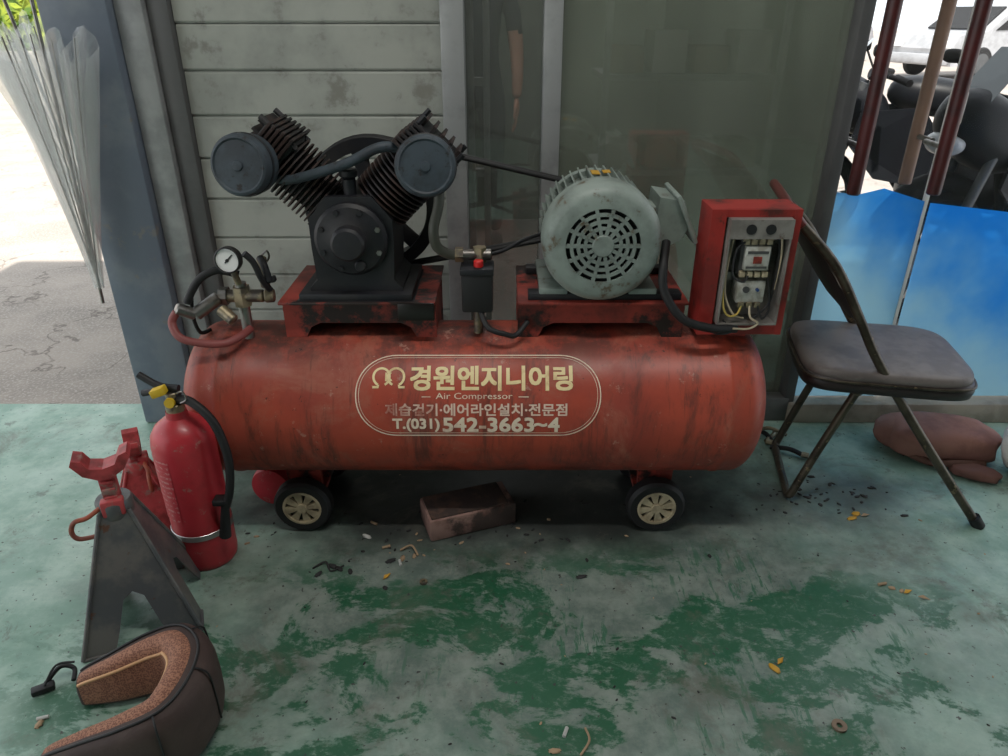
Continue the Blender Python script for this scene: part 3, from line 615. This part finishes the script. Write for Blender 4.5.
box('inner_tray_lip',(tx0,1.632,tz1-.045),(tx1,1.6345,tz1),boxgrey,C)
for q in(.570,.615): cyl('knockout',(q,1.630,tz1-.022),(q,1.633,tz1-.022),.012,dark,C,20)
box('din_rail',(tx0+.01,1.692,.71),(tx1-.01,1.70,.73),steel,C)
wht=M('contactor_white',(.5,.5,.46),.5,c2=(.34,.32,.27),scale=40); cgr=M('contactor_grey',(.08,.08,.08),.5)
box('contactor_base',(.56,1.655,.735),(.635,1.70,.825),cgr,C,.003); box('contactor_face',(.568,1.64,.75),(.627,1.656,.81),wht,C,.003); box('contactor_label',(.588,1.638,.768),(.608,1.641,.785),redp,C)
box('contactor_slot_a',(.573,1.6385,.792),(.622,1.641,.798),cgr,C); box('contactor_slot_b',(.573,1.6385,.756),(.622,1.641,.761),cgr,C)
for k in range(4):
    box('contactor_terminal_%d'%k,(.563+.018*k,1.644,.812),(.576+.018*k,1.66,.828),cream,C,.001); box('contactor_terminal_b%d'%k,(.563+.018*k,1.644,.732),(.576+.018*k,1.66,.746),cream,C,.001)
box('overload_relay',(.565,1.65,.665),(.632,1.70,.722),wht,C,.003); cyl('overload_dial',(.585,1.651,.70),(.585,1.645,.70),.008,cgr,C,16); cyl('overload_reset',(.612,1.651,.70),(.612,1.643,.70),.004,M('blue_button',(.02,.06,.2),.4),C,12)
for k in range(3): box('overload_terminal_%d'%k,(.57+.02*k,1.643,.655),(.584+.02*k,1.66,.668),brass,C,.001)
wc=[M('wire_cream',(.55,.46,.32),.5),dark,M('wire_yellow',(.55,.40,.10),.5)]
W=[([(.57,1.645,.825),(.56,1.64,.845),(.54,1.65,.83),(.533,1.65,.76),(.536,1.65,.69),(.56,1.645,.64),(.59,1.65,.625)],0),
([(.59,1.645,.825),(.6,1.64,.85),(.63,1.645,.84),(.65,1.65,.80),(.652,1.65,.72),(.645,1.65,.66),(.61,1.65,.622)],1),
([(.605,1.645,.825),(.615,1.635,.855),(.64,1.64,.85),(.656,1.65,.79),(.653,1.65,.70)],0),
([(.578,1.645,.66),(.57,1.64,.64),(.55,1.64,.635),(.535,1.64,.655),(.528,1.645,.70)],2),
([(.598,1.645,.66),(.60,1.63,.635),(.62,1.63,.62),(.60,1.63,.605),(.56,1.625,.608)],0),
([(.618,1.645,.66),(.63,1.635,.63),(.645,1.64,.65),(.64,1.645,.70),(.632,1.65,.73)],1),
([(.54,1.65,.62),(.56,1.63,.60),(.53,1.62,.595),(.50,1.63,.60)],1),
([(.583,1.645,.735),(.57,1.632,.725),(.545,1.64,.74),(.545,1.64,.80),(.563,1.64,.82)],1)]
for k,(p,c) in enumerate(W): sweep('wire_%d'%k,p,.0026,wc[c],C,6)
# ---- pressure switch + hose
box('pressure_switch',(-.104,1.665,.632),(-.028,1.735,.742),dark,C,.006); box('pressure_switch_lid',(-.107,1.662,.728),(-.025,1.738,.746),black,C,.004)
cyl('switch_button',(-.062,1.685,.745),(-.062,1.685,.762),.012,M('button_red',(.75,.02,.02),.4),C,16,.002)
cyl('switch_pipe',(-.066,1.72,.55),(-.066,1.72,.634),.012,brass,C,16)
cyl('manifold',(-.115,1.72,.765),(-.03,1.72,.765),.014,steel,C,16,.003); cyl('manifold_nut',(-.06,1.72,.742),(-.06,1.72,.785),.017,brass,C,6)
cyl('manifold_nut',(-.12,1.72,.765),(-.10,1.72,.765),.019,brass,C,6)
hosem=M('hose_grey_green',(.11,.11,.09),.5)
sweep('discharge_hose',[(px+.215,1.72,.94),(px+.212,1.70,.89),(px+.20,1.68,.84),(px+.205,1.69,.795),(-.135,1.71,.77),(-.11,1.72,.765)],.0125,hosem,C,14)
sweep('small_copper_tube',[(-.04,1.72,.765),(.0,1.74,.77),(.05,1.78,.785),(.1,1.82,.79)],.005,black,C,8)
# ---- outlet valves + gauge
cyl('outlet_riser',(-.655,1.70,.545),(-.655,1.70,.70),.014,steel,C,16); cyl('outlet_cross',(-.70,1.70,.665),(-.60,1.70,.665),.016,brass,C,16,.003)
cyl('outlet_nut',(-.655,1.70,.64),(-.655,1.70,.69),.022,brass,C,6); cyl('outlet_nut',(-.71,1.70,.665),(-.69,1.70,.665),.023,steel,C,6)
cyl('gauge_stem',(-.655,1.69,.70),(-.66,1.68,.74),.008,brass,C,12)
lathe('gauge_case',[(.030,.02),(.032,.015),(.032,-.004),(.029,-.006),(.028,-.001)],(-.663,1.665,.768),(0.05,1,-.1),black,C,32,cap=False)
cyl('gauge_face',(-.663,1.664,.768),(-.662,1.684,.766),.029,white,C,32)
obox('gauge_needle',(-.659,1.6625,.772),[(1,0,1),(0,1,0),(-1,0,1)],(.014,.0006,.0016),dark,C); cyl('gauge_pivot',(-.663,1.661,.768),(-.663,1.664,.768),.004,dark,C,12)
cyl('ball_valve',(-.60,1.70,.665),(-.575,1.705,.665),.018,brass,C,16,.004); cyl('safety_valve',(-.60,1.72,.68),(-.60,1.72,.76),.012,brass,C,16,.003)
sweep('valve_lever',[(-.58,1.69,.685),(-.59,1.67,.72),(-.60,1.66,.765),(-.615,1.65,.79)],.008,black,C,8)
sweep('valve_lever_2',[(-.60,1.71,.76),(-.585,1.69,.745),(-.575,1.68,.71)],.009,black,C,8)
sweep('safety_ring',[(-.60,1.72,.76),(-.585,1.72,.775),(-.58,1.72,.76),(-.59,1.72,.745)],.0025,steel,C,6)
obox('valve_handle_knob',(-.58,1.69,.71),[(1,0,.2),(0,1,0),(-.2,0,1)],(.018,.01,.007),dark,C,.003)
cyl('elbow_valve',(-.71,1.69,.665),(-.765,1.66,.63),.017,steel,C,14,.003); cyl('coupler',(-.765,1.66,.63),(-.80,1.64,.655),.015,steel,C,14,.003)
cyl('coupler_tip',(-.70,1.66,.645),(-.665,1.645,.62),.015,brass,C,14,.003)
sweep('black_hose',[(-.655,1.70,.72),(-.70,1.69,.735),(-.74,1.68,.72),(-.765,1.67,.69),(-.78,1.66,.66)],.010,dark,C,10)
sweep('red_hose',[(-.80,1.64,.645),(-.812,1.63,.62),(-.79,1.61,.59),(-.74,1.61,.575),(-.69,1.62,.57),(-.66,1.65,.575),(-.645,1.69,.58)],.010,M('pink_red_hose',(.28,.07,.065),.5),C,10)
sweep('hanging_cord',[(-.765,1.67,.70),(-.78,1.68,.62),(-.775,1.69,.57),(-.76,1.72,.565)],.005,dark,C,8)
# ---- painted lettering, wrapped on the tank
A0=.49
def wrap(x,y,e=.0012):
    a=A0+y/R; return V((LX+x,TY-(R+e)*math.cos(a),TZ+(R+e)*math.sin(a)))
LX=-.064
def text(nm,s,x,y,h,w,mat,bold=.0):
    cu=bpy.data.curves.new(nm,'FONT'); cu.body=s; cu.size=1; cu.offset=0; cu.resolution_u=3
    o=bpy.data.objects.new(nm,cu); COL.objects.link(o); dg=bpy.context.evaluated_depsgraph_get(); dg.update()
    me=bpy.data.meshes.new_from_object(o.evaluated_get(dg))
    bm=bmesh.new(); bm.from_mesh(me); bpy.data.objects.remove(o,do_unlink=True)
    if not bm.verts: print('NO GLYPHS',nm); return
    xs=[v.co.x for v in bm.verts]; ys=[v.co.y for v in bm.verts]; x0,x1,y0,y1=min(xs),max(xs),min(ys),max(ys)
    bmesh.ops.triangulate(bm,faces=bm.faces)
    bmesh.ops.subdivide_edges(bm,edges=[e for e in bm.edges if e.calc_length()>.3],cuts=2)
    bm.verts.index_update()
    F=[[v.index for v in f.verts] for f in bm.faces]
    P=[((v.co.x-x0)/(x1-x0)*w-w/2+x,(v.co.y-y0)/(y1-y0)*h-h/2+y) for v in bm.verts]; bm.free()
    allv=[];allf=[]
    offs=[(0,0)] if not bold else [(a*bold,b*bold) for a in(-1,0,1) for b in(-1,0,1)]
    for k,(dx,dy) in enumerate(offs):
        q=len(allv); allv+=[wrap(a+dx,b+dy,.0012+.00003*k) for a,b in P]; allf+=[[i+q for i in f] for f in F]
    add(nm,allv,allf,mat,C)
text('lettering_title','경원엔지니어링',.033,.043,.060,.40,gold,.0019)
text('lettering_sub','Air Compressor',-.01,-.004,.020,.19,textm)
text('lettering_service','제습건기·에어라인설치·전문점',-.005,-.036,.030,.45,textf,.0008)
text('lettering_phone_prefix','T.(031)',-.155,-.076,.034,.115,textm,.0012)
text('lettering_phone','542-3663',.025,-.075,.036,.225,textm,.0016)
text('lettering_phone_b','~',.155,-.075,.008,.03,textm,.0014); text('lettering_phone_c','4',.188,-.075,.036,.026,textm,.0016)
def strip(nm,pts,w,mat,closed=True):
    n=len(pts); vs=[];fs=[]
    for i in range(n):
        a=V(pts[i-1]) if(i or closed) else V(pts[0]); b=V(pts[(i+1)%n]) if(i<n-1 or closed) else V(pts[-1]); t=(b-a).normalized(); m=V((-t.y,t.x)); p=V(pts[i])
        q=p+m*w/2; r=p-m*w/2; vs+=[wrap(q.x,q.y),wrap(r.x,r.y)]
    for i in range(n if closed else n-1):
        j=(i+1)%n; fs.append((2*i,2*i+1,2*j+1,2*j))
    add(nm,vs,fs,mat,C)
def rr(hw,hh,r):
    p=[]
    for cx,cy,a0 in((hw-r,hh-r,0),(-hw+r,hh-r,90),(-hw+r,-hh+r,180),(hw-r,-hh+r,270)):
        for k in range(13):
            a=math.radians(a0+90*k/12); p.append((cx+r*math.cos(a),cy+r*math.sin(a)))
    out=[]
    for i in range(len(p)):
        a=V(p[i]);b=V(p[(i+1)%len(p)]); m=max(1,int((b-a).length/.02))
        for k in range(m): out.append(tuple(a+(b-a)*k/m))
    return out
strip('lettering_border',rr(.303,.104,.10),.0028,textm); strip('lettering_border_inner',rr(.296,.097,.093),.0012,textm)
strip('lettering_dash_l',[(-.14,-.004),(-.118,-.004)],.002,textm,False); strip('lettering_dash_r',[(.1,-.004),(.125,-.004)],.002,textm,False)
lx,ly=-.222,.042
for s in(-1,1):
    strip('lettering_logo_omega',[(lx+s*.018+.020*math.cos(a),ly+.004+.022*math.sin(a)) for a in [math.radians(-65+310*k/24) for k in range(25)]],.006,gold,False)
    strip('lettering_logo_foot',[(lx+s*.040,ly-.022),(lx+s*.026,ly-.022),(lx+s*.026,ly-.016)],.006,gold,False)
text('lettering_logo_k','K',lx+.0,ly+.004,.02,.016,gold,.001)

# ---------------------------------------------------------------- FIRE EXTINGUISHER
ex,ey=-.79,1.51
E=G('fire_extinguisher',(ex,ey,0))
lathe('body',[(.05,.004),(.067,0),(.071,.006),(.073,.02),(.074,.36),(.070,.385),(.058,.405),(.04,.42),(.026,.428),(.024,.445),(0,.445)],(ex,ey,0),(0,0,1),exred,E,56)
lathe('strap',[(.0745,0),(.076,.001),(.076,.016),(.0745,.017)],(ex,ey,.10),(0,0,1),M('strap_silver',(.45,.42,.42),.35,.8),E,56,cap=False)
def labelm():
    m,t,b=nt('extinguisher_label'); tc=t.nodes.new('ShaderNodeTexCoord').outputs['Object']
    w=t.nodes.new('ShaderNodeTexWave'); w.bands_direction='Z'; w.inputs['Scale'].default_value=22; w.inputs['Distortion'].default_value=0; t.links.new(tc,w.inputs['Vector'])
    f=math_(t,'MULTIPLY',mrange(t,w.outputs['Fac'],.6,.7),mrange(t,noise(t,tc,110,2),.46,.52))
    t.links.new(mix(t,f,(.52,.033,.048),(.58,.2,.2)),b.inputs['Base Color']); b.inputs['Roughness'].default_value=.36; return m
vs=[];fs=[]
for i in range(17):
    a=math.radians(190+70*i/16)
    for zz in(.16,.34): vs.append((ex+.0747*math.cos(a),ey+.0747*math.sin(a),zz))
for i in range(16): fs.append((2*i,2*i+2,2*i+3,2*i+1))
add('label',vs,fs,labelm(),E,60)
cyl('valve_collar',(ex,ey,.44),(ex,ey,.465),.022,brass,E,24,.002)
cyl('valve_body',(ex,ey,.46),(ex,ey,.495),.016,brass,E,20,.002)
cyl('valve_gauge',(ex+.0,ey-.016,.475),(ex,ey-.026,.475),.012,yel,E,20)
rot=V((-.75,.1,0)).normalized()
for k,(z0,z1,mm) in enumerate(((.49,.485,black),(.505,.535,black))):
    sweep('handle_%d'%k,[(ex-rot.x*.02,ey-rot.y*.02,z0),(ex+rot.x*.03,ey+rot.y*.03,z0+.004),(ex+rot.x*.075,ey+rot.y*.075,z1)],.0085,mm,E,8)
obox('tag',(ex-.02,ey-.02,.505),[(1,.2,.3),(0,1,0),(-.3,0,1)],(.016,.012,.010),yel,E,.003)
sweep('safety_pin',[(ex+.02,ey-.02,.50),(ex+.04,ey-.03,.51),(ex+.045,ey-.03,.49),(ex+.03,ey-.03,.48)],.002,steel,E,6)
sweep('hose',[(ex+.012,ey-.005,.475),(ex+.05,ey-.02,.478),(ex+.10,ey-.035,.43),(ex+.122,ey-.045,.34),(ex+.113,ey-.05,.25),(ex+.092,ey-.05,.19)],.0105,dark,E,14)
cyl('nozzle',(ex+.092,ey-.05,.195),(ex+.078,ey-.053,.105),.010,dark,E,16,r2=.015)
obox('hose_clip',(ex+.085,ey-.045,.21),[(1,0,0),(0,1,0),(0,0,1)],(.02,.016,.008),dark,E,.003)
E2=G('fire_extinguisher.001',(-.70,1.85,0))
lathe('body',[(.04,0),(.058,.004),(.062,.02),(.062,.30),(.052,.34),(.025,.36),(.02,.39),(0,.39)],(-.68,1.72,.063),(0.15,1,0),exred,E2,40)
cyl('valve',(-.623,2.10,.063),(-.616,2.14,.063),.016,brass,E2,16); sweep('handle',[(-.619,2.12,.075),(-.612,2.18,.09)],.007,dark,E2,8,2)

# ---------------------------------------------------------------- JACK STANDS
def jack(nm,loc,rot,mb,mp,hz=.31,hs=.46,sc=1.,bb=.105):
    J=G(nm,loc,rot,True); b=bb*sc; t=.028*sc
    cs=[(-1,-1),(1,-1),(1,1),(-1,1)]
    for i in range(4):
        a=cs[i]; c=cs[(i+1)%4]
        A=V((a[0]*b,a[1]*b,0)); B=V((c[0]*b,c[1]*b,0)); A2=V((a[0]*t,a[1]*t,hz)); B2=V((c[0]*t,c[1]*t,hz))
        def at(f,z): 
            l=A.lerp(A2,z/hz); r=B.lerp(B2,z/hz); return l.lerp(r,f)
        nrm=(B-A).cross(A2-A).normalized()*-.003
        w0=.26; q=hz/.31
        P=[at(0,0),at(w0,0),at(w0+.05,.05*q),at(.5-.12,.115*q),at(.5,.13*q),at(.5+.12,.115*q),at(1-w0-.05,.05*q),at(1-w0,0),at(1,0),at(1,hz),at(0,hz)]
        plate('side_%d'%i,P,nrm,mb,J)
        sweep('foot_%d'%i,[A+V((0,0,.004)),A.lerp(B,w0)+V((0,0,.004))],.004,mb,J,6,2); sweep('leg_edge_%d'%i,[A+V((0,0,.004)),A2],.005,mb,J,8,2)
    lathe('collar',[(t*1.25,0),(t*1.3,.004),(t*1.3,.035),(t*1.2,.04)],(0,0,hz-.02),(0,0,1),mb,J,4*6)
    box('ratchet_post',(-.013*sc,-.016*sc,hz-.16*sc),(.013*sc,.016*sc,hs-.035),mp,J,.003)
    z=hz+.025
    while z<hs-.05: box('ratchet_tooth',(.012*sc,-.012*sc,z),(.02*sc,.012*sc,z+.009),mp,J,.002); z+=.02
    S_=[(-.05,hs),(-.055,hs-.012),(-.038,hs-.042),(-.012,hs-.058),(.012,hs-.058),(.038,hs-.042),(.055,hs-.012),(.05,hs),(.034,hs-.006),(.024,hs-.026),(0,hs-.032),(-.024,hs-.026),(-.034,hs-.006)]
    plate('saddle',[(0-.022*sc,x*sc,z) for x,z in S_],(.044*sc,0,0),mp,J)
    sweep('lever',[(.02*sc,-.02*sc,hz+.015),(.03*sc,-.05*sc,hz+.0),(.03*sc,-.075*sc,hz-.005),(.03*sc,-.085*sc,hz-.03),(.03*sc,-.075*sc,hz-.05),(.03*sc,-.04*sc,hz-.052)],.0055,jl,J,8)
    obox('pawl',(.022*sc,0,hz+.01),[(1,0,0),(0,1,0),(0,0,1)],(.012,.022*sc,.02),mp,J,.004)
    return J
jl=M('jack_lever_orange',(.35,.09,.05),.5,c2=(.2,.06,.04),scale=20)
jack('jack_stand',(-.872,1.31,0),math.radians(-68),jackgrey,jackred,.315,.455,1.06,.118)
jack('jack_stand.001',(-1.00,1.64,0),math.radians(25),jackred,jackred,.20,.29,.9)

# ---------------------------------------------------------------- BOOSTER SEAT
B=G('child_booster_seat',(-.71,.98,0))
path=[(-.885,1.045,.0),(-.81,1.06,.0),(-.735,1.085,.0),(-.675,1.085,.0),(-.625,1.035,.0),(-.613,.965,.0),(-.635,.905,.0),(-.70,.878,.0),(-.78,.868,.0),(-.86,.862,.0)]
def sec(w,h0,h1):
    out=[]
    for k in range(20):
        a=2*pi*k/20; e=.6
        x=math.copysign(abs(math.cos(a))**e,math.cos(a))*w; y=math.copysign(abs(math.sin(a))**e,math.sin(a))
        out.append((x,(h0+h1)/2+y*(h1-h0)/2))
    return out
def rf(t): return .45+.72*math.sin(pi*min(max(t,.0),1))**.75 if 0<t<1 else .40
HH=.150
sweep('dark_shell',path,0,leather,B,section=sec(.038,.0,HH),rf=rf,st=10)
pp=crom(path,10); nP=len(pp)
def off(i,k,z=0):
    a=pp[max(i-1,0)]; b=pp[min(i+1,nP-1)]; u=(b-a).normalized().cross(V((0,0,1))); return pp[i]+u*k*rf(i/(nP-1))+V((0,0,z*rf(i/(nP-1))))
inn=[off(i,.014) for i in range(2,nP-2)]
sweep('mesh_pad',inn,0,meshm,B,section=sec(.027,.012,HH+.003),rf=lambda s: rf((2+s*(nP-5))/(nP-1)),straight=True)
sweep('piping',[off(i,.0395,HH-.02) for i in range(2,nP-2)],.0035,piping,B,8,straight=True)
sweep('piping_outer',[off(i,-.013,HH+.001) for i in range(2,nP-2)],.003,dark,B,8,straight=True)
for i in(34,48,62):
    sweep('shell_seam_%d'%i,[off(i,-.016,HH+.001),off(i,-.032,HH-.006),off(i,-.0385,HH-.03),off(i,-.0385,.03)],.002,dark,B,6,2)
g=G('seat_belt_clip',(-.93,1.09,0))
sweep('strap',[(-.985,1.08,.012),(-.965,1.11,.03),(-.94,1.115,.02),(-.93,1.09,.012)],.005,dark,g,8)
obox('clip',(-.985,1.07,.010),[(1,.6,0),(-.6,1,0),(0,0,1)],(.022,.010,.007),dark,g,.003)
sweep('wire_hook',[(-.98,1.07,.018),(-.965,1.10,.045),(-.93,1.11,.045)],.0025,dark,g,6)

# ---------------------------------------------------------------- FOLDING CHAIR
H=G('folding_chair',(1.12,1.845,0),math.radians(-11),True)
r=.0125
for s in(-1,1):
    y=.172*s
    n='near' if s<0 else 'far'
    sweep('long_leg_'+n,[(.25,y,.012),(.05,y,.265),(-.105,y,.475),(-.175,y,.59),(-.262,y,.73),(-.36,y,.830)],r,chairm,H,12)
    sweep('rear_leg_'+n,[(-.247,y*.86,.02),(-.20,y*.86,.18),(-.13,y*.86,.40)],r*.95,chairm,H,12)
    cyl('rubber_foot_'+n,(.262,y,0),(.24,y,.03),.017,dark,H,14)
    cyl('hinge_'+n,(-.145,y*.83,.40),(-.145,y*1.1,.40),.014,chairm,H,12)
    sweep('seat_link_'+n,[(-.10,y*.9,.40),(.04,y*.9,.395)],.009,chairm,H,8,2)
    obox('hinge_plate_'+n,(-.12,y*1.0,.42),[(1,0,-.9),(0,1,0),(.9,0,1)],(.03,.004,.014),chairm,H,.002)
sweep('top_rail',[(-.36,-.172,.830),(-.385,-.165,.857),(-.393,-.13,.868),(-.395,0,.872),(-.393,.13,.868),(-.385,.165,.857),(-.36,.172,.830)],r,M('chair_redbrown_rail',(.13,.03,.025),.4),H,12)
sweep('rear_foot_bar',[(-.245,-.148,.03),(-.25,-.14,.016),(-.252,-.1,.0135),(-.252,.1,.0135),(-.25,.14,.016),(-.245,.148,.03)],r*.95,chairm,H,12)
sweep('front_brace',[(.10,-.172,.205),(.10,.172,.205)],.008,chairm,H,10,2)
vs=[];fs=[]
nx,nz=12,8
for side in(0,1):
    for j in range(nz+1):
        for i in range(nx+1):
            s=i/nx*2-1; q=j/nz
            zz=.575+.265*q; x0=-.168-.19*q
            x=x0-.035*(1-s*s)+ (.012 if side else -.012)*(1-abs(s)**6)*(1-abs(2*q-1)**6)
            yy=s*.163*(1-.08*abs(2*q-1)**4)
            vs.append((x,yy,zz+.01*(1-s*s)))
N=(nx+1)*(nz+1)
for sd in(0,1):
    for j in range(nz):
        for i in range(nx):
            a=sd*N+j*(nx+1)+i; fs.append((a,a+1,a+nx+2,a+nx+1))
for i in range(nx):
    fs.append((i,i+1,N+i+1,N+i)); a=nz*(nx+1)+i; fs.append((a,a+1,N+a+1,N+a))
for j in range(nz):
    a=j*(nx+1); fs.append((a,a+nx+1,N+a+nx+1,N+a)); a+=nx; fs.append((a,a+nx+1,N+a+nx+1,N+a))
add('backrest',vs,fs,vinyld,H,60)
blob('seat_base',(-.065,0,.412),(.222,.195,.026),vinyld,H,6,48,10,tilt=.0)
blob('seat_cushion',(-.065,0,.436),(.218,.192,.022),vinyl,H,5,48,12,tilt=.0)
sweep('seat_rim',[( -.065+.221*math.copysign(abs(math.cos(a))**.34,math.cos(a)),.194*math.copysign(abs(math.sin(a))**.34,math.sin(a)),.426) for a in [2*pi*k/40+.05 for k in range(40)]],.004,chairm,H,8,2,closed=True)

# ---------------------------------------------------------------- BRICK & clutter
bm_=M('brick_pinkish',(.30,.18,.15),.85,c2=(.13,.06,.045),scale=10,c3=(.06,.04,.033),s3=7,lo3=.46,hi3=.58,bump=.6,bs=50)
g=G('brick',(-.103,1.655,0),math.radians(20),True)
box('brick_body',(-.125,-.06,0),(.125,.06,.068),bm_,g,.006); box('brick_mortar',(-.118,-.052,.066),(.105,.055,.073),M('rust_dirt',(.045,.03,.025),.9,c2=(.09,.05,.035),scale=20,bump=.8),g,.003)
cl=M('salmon_cloth',(.32,.15,.115),.85,c2=(.22,.10,.08),scale=8,bump=.5,bs=40)
g=G('cloth_bundle',(1.42,2.0,0)); blob('cloth_fold_1',(1.43,2.02,.055),(.17,.10,.055),cl,g,3.2,48,18,-.2,.035); blob('cloth_fold_2',(1.33,2.06,.05),(.09,.08,.05),cl,g,2.3,30,12,.5,.08)
blob('cloth_fold_3',(1.47,1.87,.018),(.07,.035,.018),M('brown_strap',(.2,.09,.07),.8),g,3,30,10,-.5,.05); blob('cloth_fold_4',(1.52,2.04,.03),(.10,.06,.03),cl,g,2.6,36,12,.4,.08)
sweep('cloth_strap',[(1.30,2.0,.02),(1.36,1.93,.015),(1.43,1.90,.03),(1.52,1.91,.02)],.012,M('brown_strap2',(.15,.07,.05),.8),g,8)
g=G('plastic_bag',(1.62,1.86,0)); blob('bag_body',(1.64,1.86,.10),(.09,.10,.10),M('bag_white',(.62,.60,.56),.5),g,2.2,36,16,.3,.10); blob('bag_knot',(1.63,1.86,.21),(.025,.02,.03),white,g,2,16,8,0,.1)
g=G('hose_fittings',(.90,2.1,0))
for k,(a,b) in enumerate((((.86,2.14),(.90,2.05)),((.93,2.12),(.88,2.06)),((.88,2.02),(.97,1.98)))):
    sweep('hose_tail_%d'%k,[(*a,.015),((a[0]+b[0])/2+.01,(a[1]+b[1])/2,.02),(*b,.012)],.008,(dark,brass,dark)[k],g,8); cyl('fitting_%d'%k,(*b,.012),(b[0]+.02,b[1]-.01,.012),.010,brass,g,8)
sweep('brass_lever',[(.87,2.12,.02),(.90,2.09,.045),(.95,2.07,.03)],.006,brass,g,8)
def washer(nm,x,y,r,mm):
    lathe(nm,[(r*.4,0),(r,0),(r,.005),(r*.4,.005),(r*.4,0)],(x,y,.0005),(0,0,1),mm,None,24,cap=False)
washer('metal_washer',.683,.985,.015,M('rust_washer',(.22,.16,.11),.6,.3))
washer('metal_washer.001',-.205,1.40,.010,brass)
g=G('scattered_debris',(0,1.4,0))
cols=[M('debris_dark',(.03,.03,.03),.8),M('debris_tan',(.40,.28,.17),.8),M('debris_white',(.55,.55,.52),.7),orange]
sp=[(-.27,1.49,1,.008),(-.24,1.5,1,.006),(-.30,1.48,0,.009),(-.45,1.46,0,.009),(-.48,1.43,0,.008),(-.43,1.45,0,.008),(-.4,1.44,0,.007),(.60,1.13,3,.009),(1.02,1.68,3,.011),(1.0,1.66,3,.009),(.98,1.38,1,.007),(1.0,1.37,1,.006),(-.95,.99,1,.008),(-.19,1.58,2,.009),(.2,1.42,0,.008),(.55,1.5,0,.006),(.1,.93,1,.007),(-.38,1.58,2,.008),(-.30,1.38,0,.007)]
for k in range(110): sp.append((random.uniform(-1.1,1.6),random.uniform(.9,2.1),random.choice((0,0,1)),random.uniform(.0012,.0035)))
for k in range(50): sp.append((random.gauss(.98,.10),random.gauss(1.78,.05),0,random.uniform(.003,.007)))
for k in range(60): sp.append((random.gauss(-.2,.28),random.gauss(1.62,.07),random.choice((0,0,1)),random.uniform(.0025,.006)))
for k,(x,y,c,rr_) in enumerate(sp): blob('bit_%d'%k,(x,y,rr_*.3),(rr_*random.uniform(1,1.8),rr_*.8,rr_*.35),cols[c],g,2.2,10,6,random.uniform(0,3),.25)
for k,(x,y,a) in enumerate(((-.33,1.53,.4),(-.27,1.46,1.9),(.95,1.39,.2),(.12,.96,1.2),(-.36,1.63,2.6),(-.96,1.0,.3))):
    cyl('cigarette_butt_%d'%k,(x,y,.004),(x+.022*math.cos(a),y+.022*math.sin(a),.004),.0038,(cols[1],cols[2])[k%2],g,10)
for k,(x,y,a) in enumerate(((1.0,1.36,.4),(1.03,1.35,-.5),(.61,1.14,.8),(1.03,1.67,.2),(-.31,1.41,.9))):
    plate('leaf_%d'%k,[(x,y,.002),(x+.012*math.cos(a+.5),y+.012*math.sin(a+.5),.006),(x+.028*math.cos(a),y+.028*math.sin(a),.003),(x+.012*math.cos(a-.5),y+.012*math.sin(a-.5),.005)],(0,0,.001),(orange,cols[1])[k%2],g)
sweep('bent_wire_1',[(-.28,1.52,.004),(-.25,1.53,.012),(-.23,1.50,.004)],.003,cols[1],g,6)
sweep('bent_wire_2',[(-.50,1.45,.003),(-.47,1.47,.008),(-.45,1.44,.004),(-.42,1.46,.004)],.0025,cols[0],g,6)
sweep('bent_wire_3',[(.15,.92,.003),(.17,.95,.006),(.165,.98,.003)],.0025,cols[1],g,6)

# ---------------------------------------------------------------- lights, world, camera
w=bpy.data.worlds.new('World'); S.world=w; w.use_nodes=True
bg=w.node_tree.nodes['Background']; bg.inputs[0].default_value=(.90,.95,1,1); bg.inputs[1].default_value=1.65
sd=bpy.data.lights.new('sun','SUN'); sd.energy=8; sd.angle=.02; sd.color=(1,.95,.87)
so=bpy.data.objects.new('sun',sd); COL.objects.link(so); so.rotation_euler=(math.radians(30),0,math.radians(-12))
g=G('overhead_fill',(0,.9,2.75))  # unseen overhead fill, added for soft light and shadow under the tank
box('fill_housing',(-.65,.82,2.73),(.65,.98,2.8),white,g)
ld=bpy.data.lights.new('overhead_fill_light','AREA'); ld.shape='RECTANGLE'; ld.size=1.2; ld.size_y=.1; ld.energy=21; ld.color=(1,.97,.92)
lo=bpy.data.objects.new('overhead_fill_light',ld); COL.objects.link(lo); lo.parent=g.e; lo.location=(0,0,-.03)
cam=bpy.data.cameras.new('cam'); cam.sensor_width=36; cam.lens=36*720/1008; cam.clip_start=.05; cam.clip_end=200
co=bpy.data.objects.new('camera',cam); COL.objects.link(co); co.location=(0,0,1.3); co.rotation_euler=(math.radians(63),0,0)
S.camera=co
